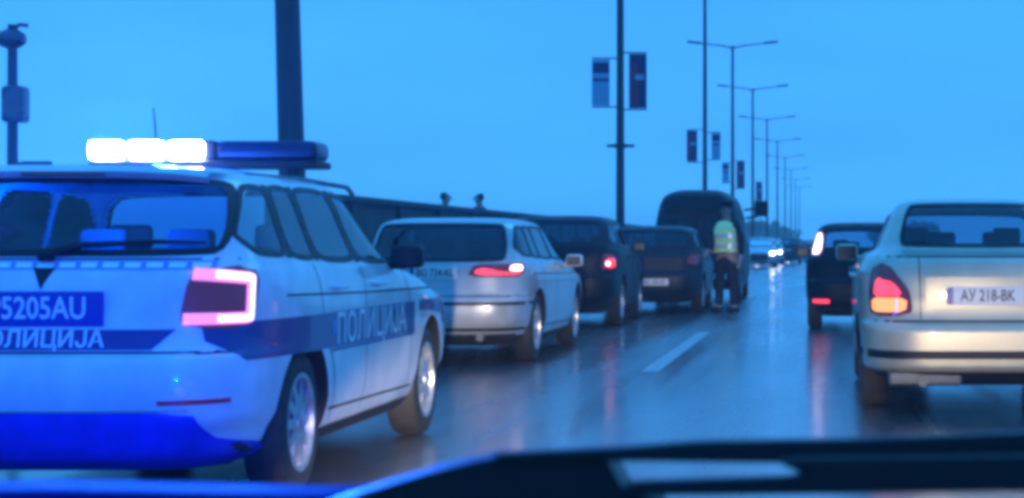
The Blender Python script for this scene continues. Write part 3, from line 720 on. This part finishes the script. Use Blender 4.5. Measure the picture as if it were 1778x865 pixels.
for x in (-.5, -.2):
    L_ = bpy.data.lights.new('strobe_light', 'SPOT'); L_.energy = 3500; L_.color = (0.01, 0.12, 1.0); L_.spot_size = R(150); L_.spot_blend = 1.0; L_.shadow_soft_size = 0.06
    lo = bpy.data.objects.new('strobe_light', L_); COL.objects.link(lo); lo.parent = pol; lo.location = (x, LBY-.24, lb1); lo.rotation_euler = (R(-86+180-180), 0, 0); lo.rotation_euler = (R(-90), 0, 0)
L_ = bpy.data.lights.new('cabin_fill_light', 'POINT'); L_.energy = 110; L_.color = (0.0, 0.16, 1.0); L_.shadow_soft_size = 0.12  # added blue fill inside the cabin to turn the rear window blue
lo = bpy.data.objects.new('cabin_fill_light', L_); COL.objects.link(lo); lo.parent = pol; lo.location = (-.1, 1.0, 1.33)
b = MB(); b.tube([(-.40, 2.62, 1.45), (-.41, 2.60, 1.64), (-.425, 2.58, 1.90)], [.009, .006, .004], 6); b.build('antenna', M['plastic'], pol)

# --- white estate ahead of it
CE = dict(ESTCFG, npts=300, res=1.0, windows=[(k, p, 'glass' if k != 'rear' else 'glassdark') for k, p, g in ESTCFG['windows']],
    mirror=(2.76, 1.04, M['white']), spokes=9)
def sc_cfg(c, sy, sz, sw=1):
    c = dict(c); c['windows'] = [(k, [((p[0]*(sy if k == 'side' else sw)), p[1]*sz) for p in P], g) for k, P, g in c['windows']]
    c['seams'] = [(k, [((p[0]*(sy if k == 'side' else sw)), p[1]*sz) for p in P], w_) for k, P, w_ in c['seams']]
    c['pillars'] = [[(p[0]*sy, p[1]*sz) for p in P] for P in c.get('pillars', [])]
    c['axles'] = tuple(a*sy for a in c['axles']); c['belt'] = c['belt']*sz; c['seats'] = [(a*sw, b_*sy, wd*sw, hh) for a, b_, wd, hh in c['seats']]
    if c.get('mirror'): c['mirror'] = (c['mirror'][0]*sy, c['mirror'][1]*sz, c['mirror'][2])
    c['handles'] = [h*sy for h in c['handles']]; c['handlez'] *= sz; return c
WE = [list(k) for k in K(EST, .96, .955, .94)]
wc = sc_cfg(CE, .96, .94, .955)
wc['windows'] = [(k, ([(-.66, .985), (.66, .985), (.60, 1.355), (-.60, 1.355)] if k == 'rear' else P), g) for k, P, g in wc['windows']]
wag, WS, wcn, _ = make_car('estate_car', 'pale silver white estate car ahead of the police car, its rear lit by headlights', 'car', WE, M['wagon'], (X_at(752, 17.4), 17.4, 0), R(-.6), wc, 'cars queued in the left lane')
rw = WS.rear()
for sg in (1, -1):
    tl = slabpart(wag, 'tail_light', M['redlens'], WS.wrap(sg), [(.30, .845), (.86, .845), (.93, .88), (.93, .975), (.36, .965)], wcn, .008, .02, 1, .15)
    if sg == 1:
        q = MB(); rows_patch(q, WS.wrap(1), chaikin([(.70, .90), (.88, .90), (.88, .955), (.72, .955)], 1, .2), .0095, wcn, 6, 10); q.build('lit_bulb', M['tailwhite'], tl)
        q = MB(); rows_patch(q, WS.wrap(1), chaikin([(.36, .862), (.86, .862), (.86, .888), (.66, .895), (.40, .93)], 1, .2), .0095, wcn, 6, 10); q.build('lit_band', M['redglow'], tl)
plate(wag, -.02, float(rw(0, .875)[1])-.012, .88, .46, .115, 'BG 734-KL', M['plate'], M['ink'], .78)
slabpart(wag, 'bumper_moulding', M['plastic'], rw, [(-.84, .575), (.84, .575), (.84, .605), (-.84, .605)], wcn, .008, .01, 0, nr=4, nc=30)
slabpart(wag, 'bumper_insert', M['plastic'], rw, [(-.78, .33), (.78, .33), (.78, .36), (-.78, .36)], wcn, .006, .01, 0, nr=6, nc=30)
b = MB(); b.tube([(.44, .0, .27), (.44, .3, .27)], .035, 12); b.build('exhaust', M['steel'], wag)

# --- dark crossover, dark hatchback
def dark_car(name, label, x, d, sy, sw, sz, paint, lit, npts=220, group='cars queued in the left lane', glass='glass', rz=0.0):
    k = K(EST, sy, sw, sz); c = sc_cfg(dict(ESTCFG, npts=npts, res=.8, seal=.05, spokes=7), sy, sz, sw); c['windows'] = [(a, p, glass) for a, p, g in c['windows']]
    c['wr'] = .335*min(1.06, sz); c['mirror'] = (c['mirror'][0], c['mirror'][1], M['plastic'])
    r_, S_, cn, _b = make_car(name, label, 'car', k, paint, (x, d, 0), rz, c, group)
    return r_, S_, cn
cr1, S1, c1 = dark_car('crossover', 'black crossover with a red lit tail light, ahead of the white estate', X_at(957, 25.2), 25.2, .93, 1.0, 1.035, M['black'], True)
for sg in (1, -1):
    tl = slabpart(cr1, 'tail_light', M['redlens'], S1.wrap(sg), [(.66, .80), (.98, .80), (.98, .98), (.70, 1.04)], c1, .008, .02, 2, .15)
    q = MB(); rows_patch(q, S1.wrap(sg), chaikin([(.72, .83), (.95, .83), (.95, .95), (.76, .98)], 2, .2), .010, c1, 8, 8); q.build('lit_lens', M['redglow'], tl)
    if sg == 1:
        q = MB(); rows_patch(q, S1.wrap(sg), chaikin([(.74, .86), (.82, .86), (.82, .92), (.74, .92)], 2, .2), .0115, c1, 6, 6); q.build('lit_bulb', M['tailwhite'], tl)
plate(cr1, 0, float(S1.rear()(0, .83)[1])-.012, .83, .5, .11, 'BG 219-TR', M['plate'], M['ink'], .78)
cr2, S2, c2 = dark_car('hatchback', 'dark blue hatchback between the black crossover and the van', X_at(1128, 30.5), 30.5, .87, .955, .975, M['darkgrey'], False)
for sg in (1, -1):
    slabpart(cr2, 'tail_light', M['redlens'], S2.wrap(sg), [(.60, .82), (.92, .82), (.94, .98), (.64, 1.0)], c2, .008, .02, 2, .15)
plate(cr2, .06, float(S2.rear()(0, .62)[1])-.012, .53, .5, .11, 'NS 108-AB', M['plate'], M['ink'], .78)

# --- dark van
VAN = [(.24, .25, 4.5, .80, 6), (.32, .05, 4.8, .90, 7), (.50, .0, 4.88, .93, 8), (.95, .02, 4.8, .94, 8), (1.10, .03, 4.45, .935, 8), (1.25, .05, 4.0, .92, 8), (1.6, .09, 3.7, .87, 7), (1.85, .14, 3.42, .80, 7),
       (2.0, .22, 3.2, .72, 6), (2.08, .40, 2.95, .58, 5), (2.13, .8, 2.5, .38, 4), (2.14, 1.2, 2.0, .15, 3)]
vc = dict(wr=.34, axles=(.95, 3.9), belt=1.2, seats=[(-.4, 2.9, .5, .4), (.4, 2.9, .5, .4)], npts=220, res=.8, seal=.05, spokes=6,
    windows=[('rear', [(-.74, 1.28), (-.06, 1.28), (-.06, 1.74), (-.70, 1.74)], 'glassblack'), ('rear', [(.06, 1.28), (.74, 1.28), (.70, 1.74), (.06, 1.74)], 'glassblack'),
             ('side', [(2.7, 1.25), (3.6, 1.22), (3.45, 1.5), (3.2, 1.74), (2.7, 1.76)], 'glassdark'), ('front', [(-.76, 1.28), (.76, 1.28), (.66, 1.82), (-.66, 1.82)], 'glass')],
    seams=[('side', [(1.3, 1.75), (1.3, .45)], .012), ('side', [(2.6, 1.75), (2.6, .4)], .012), ('rear', [(0, 1.85), (0, .5)], .012)], handles=[2.8], handlez=1.05)
van, VS, vcn, _ = make_car('van', 'tall dark van with rounded roof behind the officer', 'van', K(VAN, 1, .96, 1.06), M['black'], (X_at(1208, 36.5), 36.5, 0), 0, vc, 'cars queued in the left lane')
for sg in (1, -1):
    slabpart(van, 'tail_light', M['redlens'], VS.wrap(sg), [(.76, .9), (.93, .9), (.93, 1.3), (.76, 1.3)], vcn, .008, .02, 1, .2)
    if sg < 0: continue
    q = MB(); q.box((sg*1.18, 3.45, 1.93), (.30, .12, .34), 0, 0, .05); q.tube([(sg*.84, 3.45, 1.72), (sg*1.1, 3.45, 1.76)], .025, 8); q.tube([(sg*.80, 3.45, 1.90), (sg*1.1, 3.45, 1.94)], .025, 8); q.build('door_mirror', M['plastic'], van)
plate(van, .38, float(VS.rear()(0, .5)[1])-.012, .52, .46, .11, 'BG 552-VD', M['plate'], M['ink'], .78)

# --- silver saloon on the right
SED = [(.19, .30, 4.1, .70, 5), (.26, .10, 4.30, .79, 5), (.33, .01, 4.40, .835, 6), (.56, .00, 4.43, .85, 6), (.61, .02, 4.42, .853, 6), (.635, .075, 4.40, .853, 6), (.80, .10, 4.2, .853, 6), (.95, .12, 3.75, .845, 6),
       (1.03, .15, 3.42, .815, 6), (1.075, .24, 3.22, .78, 6), (1.10, .55, 3.12, .735, 5), (1.13, .66, 3.06, .70, 5), (1.26, .82, 2.80, .635, 5), (1.39, .98, 2.52, .575, 5), (1.455, 1.12, 2.35, .52, 4.5), (1.49, 1.4, 2.1, .38, 4), (1.50, 1.6, 1.9, .18, 3)]
scf = dict(wr=.31, axles=(.93, 3.5), belt=1.06, seal=.024, seats=[(-.36, 2.3, .46, .22), (.36, 2.3, .46, .22), (0, 1.5, 1.0, .18)], npts=420, res=1.2, spokes=7,
    windows=[('rear', [(-.565, 1.13), (.565, 1.13), (.475, 1.45), (-.475, 1.45)], 'glass'), ('side', [(1.28, 1.10), (1.95, 1.09), (1.95, 1.38), (1.50, 1.375)], 'glass'),
             ('side', [(2.03, 1.09), (2.98, 1.08), (2.75, 1.19), (2.38, 1.36), (2.03, 1.38)], 'glass'), ('front', [(-.66, 1.12), (.66, 1.12), (.55, 1.40), (-.55, 1.40)], 'glass')],
    seams=[('side', [(1.16, 1.03), (1.2, .7), (1.34, .32)], .010), ('side', [(1.99, 1.05), (2.0, .30)], .010), ('side', [(3.05, 1.04), (3.02, .32)], .010), ('rear', [(-.80, .635), (.80, .635)], .014), ('rear', [(-.43, .65), (-.44, 1.07)], .008), ('rear', [(.43, .65), (.44, 1.07)], .008), ('rear', [(-.78, 1.068), (.78, 1.068)], .012)],
    mirror=(2.9, 1.09, M['silver']), handles=[1.4, 2.25], handlez=.92)
sd_, SS, sc_n, _ = make_car('saloon_car', 'silver beige saloon car seen from behind at the right edge', 'car', SED, M['silver'], (X_at(1712, 12.3), 12.3, 0), 0, scf)
rs = SS.rear()
for sg in (1, -1):
    tl = slabpart(sd_, 'tail_light', M['redlens'], SS.wrap(sg), [(.48, .665), (.86, .665), (.88, .80), (.82, 1.01), (.66, 1.03), (.50, .84)], sc_n, .008, .02, 2, .14)
    q = MB(); rows_patch(q, SS.wrap(sg), chaikin([(.53, .695), (.82, .695), (.82, .79), (.52, .79)], 1, .15), .010, sc_n, 6, 14); q.build('lit_lamp', M['orangeglow'], tl)
    q = MB(); rows_patch(q, SS.wrap(sg), chaikin([(.54, .80), (.80, .80), (.76, .93), (.62, .90)], 1, .15), .010, sc_n, 6, 14); q.build('lit_lens', M['redglow'], tl)
plate(sd_, 0, float(rs(0, .81)[1])-.012, .805, .52, .125, 'AУ 218-BK', M['plate'], M['ink'], .72)
b = MB(); b.box((0, float(rs(0, .81)[1])-.004, .80), (.80, .008, .27), 0, 0, .003); b.build('plate_recess', M['silver'], sd_)
slabpart(sd_, 'bumper_moulding', M['plastic'], rs, [(-.82, .385), (.82, .385), (.82, .44), (-.82, .44)], sc_n, .007, .01, 0, nr=4, nc=30)
b = MB(); b.tube([(-.42, .02, .235), (-.42, .4, .235)], .035, 12); b.build('exhaust', M['steel'], sd_)
b = MB(); b.box((-.40, .18, .25), (.5, .2, .1), 0, 0, .03); b.build('silencer', M['steel'], sd_)

# --- black hatchback right
bh, BS, bc = dark_car('hatchback', 'black hatchback beside the silver saloon with tall lamps on its rear pillars', X_at(1508, 24.6), 24.6, .86, .94, .965, M['black'], False, group='cars queued in the right lane')
for sg in (1, -1):
    f_ = BS.wrap(sg)
    tl = slabpart(bh, 'tail_light', M['redlens'], f_, [(.60, .98), (.86, .98), (.80, 1.34), (.58, 1.34)], bc, .010, .02, 1, .2)
    if sg == -1:
        q = MB(); rows_patch(q, f_, chaikin([(.64, 1.02), (.84, 1.02), (.79, 1.30), (.62, 1.30)], 1, .2), .013, bc, 8, 8); q.build('lit_lamp', M['tailwhite'], tl)
    q = MB(); rows_patch(q, BS.rear(), [(sg*.52, .37), (sg*.74, .37), (sg*.74, .42), (sg*.52, .42)], .008, bc, 4, 8); q.build('fog_light', M['redglow'] if sg == -1 else M['redlens'], bh)
plate(bh, 0, float(BS.rear()(0, .78)[1])-.012, .80, .5, .11, 'BG 087-ŽS', M['plate'], M['ink'], .78)

# --- far cars
def oncoming(x, d, paint, label):
    k = K(EST, .93, .97, 1.0); c = sc_cfg(dict(ESTCFG, npts=140, res=.6, seal=.05, spokes=7, seams=[]), .93, 1.0, .97)
    r_, S_, cn, _b = make_car('far_car', label, 'car', k, paint, (x, d, 0), R(180), c, 'far cars down the road')
    for sg in (1, -1):
        slabpart(r_, 'headlight', M['headlamp'], S_.wrap(sg, 'front'), [(.55, .66), (.82, .66), (.84, .78), (.56, .76)], cn, .008, .02, 1, .2, 6, 8)
    slabpart(r_, 'grille', M['plastic'], S_.front(), [(-.45, .35), (.45, .35), (.45, .70), (-.45, .70)], cn, .006, .01, 1, .1, 6, 8)
    return r_
f1 = oncoming(X_at(1318, 92)+0.0, 96.5, M['white'], 'white far car with bright headlights, largest of the distant cars')
f2 = copy_tree(f1); f2.location = (X_at(1352, 125), 129, 0); tag(f2, 'small white far car with headlights, just right of and beyond the largest one')
f3 = copy_tree(f1); f3.location = (X_at(1372, 185), 190, 0); tag(f3, 'tiny far car with headlights near the end of the road')
fr = copy_tree(cr1); fr.location = (X_at(1380, 140), 140, 0); fr.name = 'far_car'; tag(fr, 'dark far car with red tail lights, right of the white far cars', 'car', 'far cars down the road')
fr2 = copy_tree(cr1); fr2.location = (X_at(1408, 170), 170, 0); fr2.name = 'far_car'; tag(fr2, 'tiny dark far car nearest the black hatchback, red tail lights', 'car', 'far cars down the road')

fr3 = copy_tree(cr1); fr3.location = (X_at(1366, 112), 112, 0); fr3.name = 'far_car'; tag(fr3, 'dark far car with red tail lights just behind the largest white far car', 'car', 'far cars down the road')
f4 = copy_tree(f1); f4.location = (X_at(1334, 108), 112, 0); tag(f4, 'white far car with headlights half hidden by the largest one')
# ------------------------------------------------------------------ people
def skinned(name, pts, edges, rad, mat, parent=None, sub=2, root=0):
    me = bpy.data.meshes.new(name); me.from_pydata([tuple(p) for p in pts], edges, []); o = bpy.data.objects.new(name, me); COL.objects.link(o)
    m = o.modifiers.new('s', 'SKIN'); m.use_smooth_shade = True
    for i, v in enumerate(me.skin_vertices[0].data):
        r_ = rad[i]; v.radius = r_ if hasattr(r_, '__len__') else (r_, r_); v.use_root = (i == root)
    s = o.modifiers.new('u', 'SUBSURF'); s.levels = sub; s.render_levels = sub
    dg = bpy.context.evaluated_depsgraph_get(); n = bpy.data.meshes.new_from_object(o.evaluated_get(dg)); o.modifiers.clear(); o.data = n; n.name = name
    n.materials.clear(); n.materials.append(mat)
    for p in n.polygons: p.use_smooth = True
    if parent: o.parent = parent
    return o
def person(name, label, loc, rz, h, officer):
    root = empty(name, loc, rz); tag(root, label, 'person'); s = h/1.8
    # faces +y locally
    J = dict(pel=(0, 0, .95), wa=(0, 0, 1.10), ch=(0, .01, 1.32), nk=(0, 0, 1.48), hd0=(0, .015, 1.56), hd1=(0, .03, 1.66), hd2=(0, .02, 1.75))
    names_ = list(J); P = [J[k] for k in names_]; Rd = [(.15, .11), (.135, .10), (.16, .11), (.055, .055), (.065, .075), (.082, .098), (.06, .075)]
    E = [(0, 1), (1, 2), (2, 3), (3, 4), (4, 5), (5, 6)]
    def chain(a, pts, rs):
        for p, r_ in zip(pts, rs): P.append(p); Rd.append(r_); E.append((a, len(P)-1)); a = len(P)-1
        return a
    arms = {}
    for sg in (-1, 1):
        chain(0, [(sg*.10, 0, .86), (sg*.12, .02+.02*sg, .50), (sg*.13, .0+.03*sg, .10), (sg*.135, .06+.03*sg, .05), (sg*.145, .15+.03*sg, .035)], [.092, .065, .045, .045, .035])
        if officer and sg == 1: A = [(sg*.19, 0, 1.43), (sg*.27, -.02, 1.16), (sg*.26, .16, 1.00), (sg*.25, .21, .975)]
        else: A = [(sg*.19, 0, 1.43), (sg*.26, -.03, 1.16), (sg*.29, .03, .92), (sg*.29, .05, .87)]
        a = chain(2, A, [.062, .048, .034, .030]); w_ = Vector(A[3]); d = (Vector(A[3])-Vector(A[2])).normalized(); sd2 = Vector((0, 1, 0)) if abs(d.y) < .7 else Vector((0, 0, 1))
        pal = chain(a, [tuple(w_+d*.06)], [(.038, .018)])
        for k, (o_, ln) in enumerate(((-.028, .075), (-.009, .088), (.010, .082), (.028, .062))):
            b0 = w_+d*.085+sd2*o_; chain(pal, [tuple(b0), tuple(b0+d*ln*.55), tuple(b0+d*ln+Vector((-sg*.012, 0, 0)))], [.009, .0085, .007])
        b0 = w_+d*.03+sd2*.035; chain(pal, [tuple(b0), tuple(b0+d*.03+sd2*.015)], [.011, .009])
        arms[sg] = A
    P = [tuple(Vector(p)*s) for p in P]; Rd = [tuple(np.array(r_)*s) if hasattr(r_, '__len__') else r_*s for r_ in Rd]
    body = skinned('body', P, E, Rd, M['skin'], root, 1)
    # face details
    q = MB(); 
    for sg in (-1, 1): q.lathe_x([(-.012, 0), (-.008, .010), (0, .013), (.008, .010), (.012, 0)], (sg*.032*s, .118*s, 1.665*s), 10)
    q.build('eyes', M['ink'], body)
    q = MB(); q.tube([(0, .12*s, 1.665*s), (0, .145*s, 1.63*s), (0, .12*s, 1.618*s)], [.008*s, .014*s, .010*s], 8); q.build('nose', M['skin'], body)
    q = MB(); q.box((0, .112*s, 1.585*s), (.045*s, .012*s, .008*s), 0, 0, .003); q.build('mouth', M['redlens'], body)
    for sg in (-1, 1):
        q = MB(); q.lathe_x([(-.008, 0), (-.006, .02), (.004, .028), (.008, .015), (.006, 0)], (sg*.088*s, .015*s, 1.655*s), 12); q.build('ear', M['skin'], body)
    hr = [(0, -.02, 1.60), (0, -.015, 1.68), (0, .0, 1.765)]; skinned('hair', [tuple(Vector(p)*s) for p in hr], [(0, 1), (1, 2)], [(.078*s, .075*s), (.090*s, .095*s), (.068*s, .082*s)], M['hair'], body, 1)
    jm = M['navy'] if officer else M['coat2']
    JP = [(0, 0, .90), (0, 0, 1.10), (0, .01, 1.33), (0, 0, 1.47)]; JR = [(.185, .135), (.165, .13), (.19, .135), (.085, .08)]; JE = [(0, 1), (1, 2), (2, 3)]
    for sg in (-1, 1):
        A = arms[sg]; n0 = len(JP); JP += [A[0], A[1], A[2]]; JR += [.080, .066, .052]; JE += [(2, n0), (n0, n0+1), (n0+1, n0+2)]
    skinned('jacket', [tuple(Vector(p)*s) for p in JP], JE, [tuple(np.array(r_)*s) if hasattr(r_, '__len__') else r_*s for r_ in JR], jm, root, 2)
    TP = [(0, 0, .98), (0, 0, .90)]; TR_ = [(.165, .125), (.165, .125)]; TE = [(0, 1)]
    for sg in (-1, 1):
        n0 = len(TP); TP += [(sg*.10, 0, .84), (sg*.12, .02+.02*sg, .50), (sg*.13, .03*sg, .09)]; TR_ += [.108, .085, .072]; TE += [(1, n0), (n0, n0+1), (n0+1, n0+2)]
    skinned('trousers', [tuple(Vector(p)*s) for p in TP], TE, [tuple(np.array(r_)*s) if hasattr(r_, '__len__') else r_*s for r_ in TR_], M['navy'], root, 2)
    for sg in (-1, 1):
        q = MB(); q.box((sg*.14*s, (.06+.03*sg)*s, .045), (.10*s, .28*s, .09), 0, 0, .035); q.build('shoe', M['plastic'], root)
    if officer:
        V = []; n = 28
        for z, a, b_ in ((.98, .205, .155), (1.10, .195, .155), (1.25, .21, .165), (1.36, .215, .165), (1.45, .165, .13), (1.49, .10, .10)):
            for k in range(n):
                t_ = 2*math.pi*k/n; c_, s_ = math.cos(t_), math.sin(t_); V.append((a*s*np.sign(c_)*abs(c_)**.8, b_*s*np.sign(s_)*abs(s_)**.8, z*s))
        q = MB(); q.add(V, [(i*n+k, i*n+(k+1) % n, (i+1)*n+(k+1) % n, (i+1)*n+k) for i in range(5) for k in range(n)]); vo = q.build('hi_vis_vest', M['hiviz'], root)
        for z0, z1 in ((1.05, 1.10), (1.22, 1.27)):
            q = MB(); V = []
            for z in (z0, z1):
                for k in range(n):
                    t_ = 2*math.pi*k/n; c_, s_ = math.cos(t_), math.sin(t_); V.append((.214*s*np.sign(c_)*abs(c_)**.8, .169*s*np.sign(s_)*abs(s_)**.8, z*s))
            q.add(V, [(k, (k+1) % n, n+(k+1) % n, n+k) for k in range(n)]); q.build('reflective_band', M['reflect'], vo)
        q = MB(); q2 = [(.0, 1.735), (.098, 1.735), (.100, 1.765), (.135, 1.79), (.125, 1.81), (.0, 1.825)]
        V = []; F = []
        for k in range(28):
            t_ = 2*math.pi*k/28
            for r_, z in q2: V.append((r_*math.cos(t_)*s, (r_*1.08*math.sin(t_)+.02)*s, z*s))
        for k in range(28):
            for j in range(5): F.append((k*6+j, ((k+1) % 28)*6+j, ((k+1) % 28)*6+j+1, k*6+j+1))
        q.add(V, F); q.box((0, .13*s, 1.735*s), (.15*s, .09*s, .012*s), 0, 0, .005); q.build('peaked_cap', M['navy'], root)
    return root
person('person', 'traffic officer in a yellow green hi vis vest and dark cap standing beside the van', (X_at(1262, 31.5), 31.5, 0), R(150), 1.88, True)
person('person', 'pedestrian with dark hair behind the wall, left of the pair above the white estate', (X_at(772, 35), 35, .425), R(-60), 1.76, False)
person('person', 'stooping pedestrian in a coat behind the wall, right of the pair above the white estate', (X_at(833, 38.5), 38.5, .425), R(80), 1.84, False)

# ------------------------------------------------------------------ the car the picture is taken from
cc = empty('car', (0, 0, 0)); tag(cc, 'near car at the bottom edge, only its dark wipers and scuttle showing', 'car')
def prism(name, px, d, th, mat, z_off=0.0):
    P = [(X_at(x, d), Z_at(y, d)) for x, y in px]; P = chaikin(P, 1, .12); n = len(P)
    bm = bmesh.new(); vs = [bm.verts.new((p[0], d-th/2, p[1])) for p in P]; f = bm.faces.new(vs)
    r_ = bmesh.ops.extrude_face_region(bm, geom=[f]); bmesh.ops.translate(bm, verts=[v for v in r_['geom'] if isinstance(v, bmesh.types.BMVert)], vec=(0, th, 0))
    bmesh.ops.recalc_face_normals(bm, faces=bm.faces)
    bmesh.ops.bevel(bm, geom=[e_ for e_ in bm.edges if e_.calc_face_angle(0) > 1.0], offset=.002, segments=2, affect='EDGES')
    me = bpy.data.meshes.new(name); bm.to_mesh(me); bm.free(); me.materials.append(mat)
    for p in me.polygons: p.use_smooth = True
    me.set_sharp_from_angle(angle=R(40)); o = bpy.data.objects.new(name, me); COL.objects.link(o); o.parent = cc; return o
prism('wiper_blade', [(855, 786), (1100, 775), (1205, 766), (1480, 762), (1850, 747), (1850, 800), (1400, 802), (1050, 798), (860, 800)], 1.10, .02, M['plastic'])
prism('wiper_arm', [(1085, 836), (1405, 826), (1340, 796), (1850, 790), (1850, 850), (1700, 852), (1400, 856), (1080, 858)], 1.07, .018, M['plastic'])
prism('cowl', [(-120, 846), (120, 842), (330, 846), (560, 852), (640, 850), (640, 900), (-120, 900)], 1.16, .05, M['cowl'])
prism('scuttle_panel', [(540, 880), (640, 848), (760, 812), (862, 788), (1060, 790), (1092, 846), (1150, 858), (1150, 900), (540, 900)], 1.12, .05, M['plastic'])
b = MB(); P = []
for yy, zz_ in ((.80, .955), (1.0, .965), (1.3, .94), (1.7, .885), (2.0, .80), (2.12, .70), (2.15, .52)):
    u = np.linspace(-.86, .86, 25); P.append(np.stack([u*(1-.05*max(0, yy-1.5)), yy-np.abs(u)**4*.35, zz_-np.abs(u)**3*.14], 1))
b.grid(np.array(P)); b.build('bonnet', M['darkblue'], cc)
for sg in (-1, 1):
    b = MB(); b.box((sg*.62, 2.02, .66), (.36, .16, .15), 0, 0, .05); hl = b.build('headlight', M['clear'], cc)
    L_ = bpy.data.lights.new('headlight_beam', 'SPOT'); L_.energy = 8500 if sg < 0 else 2000; L_.color = (1.0, 0.80, 0.62); L_.spot_size = R(27 if sg < 0 else 38); L_.spot_blend = 0.3; L_.shadow_soft_size = .05
    lo = bpy.data.objects.new('headlight_beam', L_); COL.objects.link(lo); lo.parent = cc; lo.location = (sg*.62, 2.16, .66)
    lo.rotation_euler = (R(90-(10.8 if sg < 0 else 15.5)), 0, R(5.0 if sg < 0 else -5.0))

# added blue fill and housing, out of view, for the police car's blue cast
b = MB(); b.box((-.32, 2.19, .60), (.16, .04, .06), 0, 0, .015); b.build('fill_housing', M['lensblue'], cc)
L_ = bpy.data.lights.new('blue_fill_light', 'SPOT'); L_.energy = 2200; L_.color = (0.0, 0.04, 1.0); L_.spot_size = R(46); L_.spot_blend = 0.9; L_.shadow_soft_size = .05
lo = bpy.data.objects.new('blue_fill_light', L_); COL.objects.link(lo); lo.parent = cc; lo.location = (-.32, 2.24, .60); lo.rotation_euler = (R(90-9), 0, R(31))

# ------------------------------------------------------------------ haze
b = MB(); b.box((0, 450, 6.2), (1500, 950, 14.6)); hz = b.build('haze', [], None, False); tag(hz, kind='stuff')
hm = bpy.data.materials.new('haze'); hm.use_nodes = True; n = hm.node_tree; n.nodes.clear(); o_ = n.nodes.new('ShaderNodeOutputMaterial')
pv = n.nodes.new('ShaderNodeVolumePrincipled'); pv.inputs['Color'].default_value = (.97, .98, 1.0, 1); pv.inputs['Density'].default_value = .0013; pv.inputs['Anisotropy'].default_value = .3
n.links.new(pv.outputs[0], o_.inputs['Volume']); hz.data.materials.append(hm)
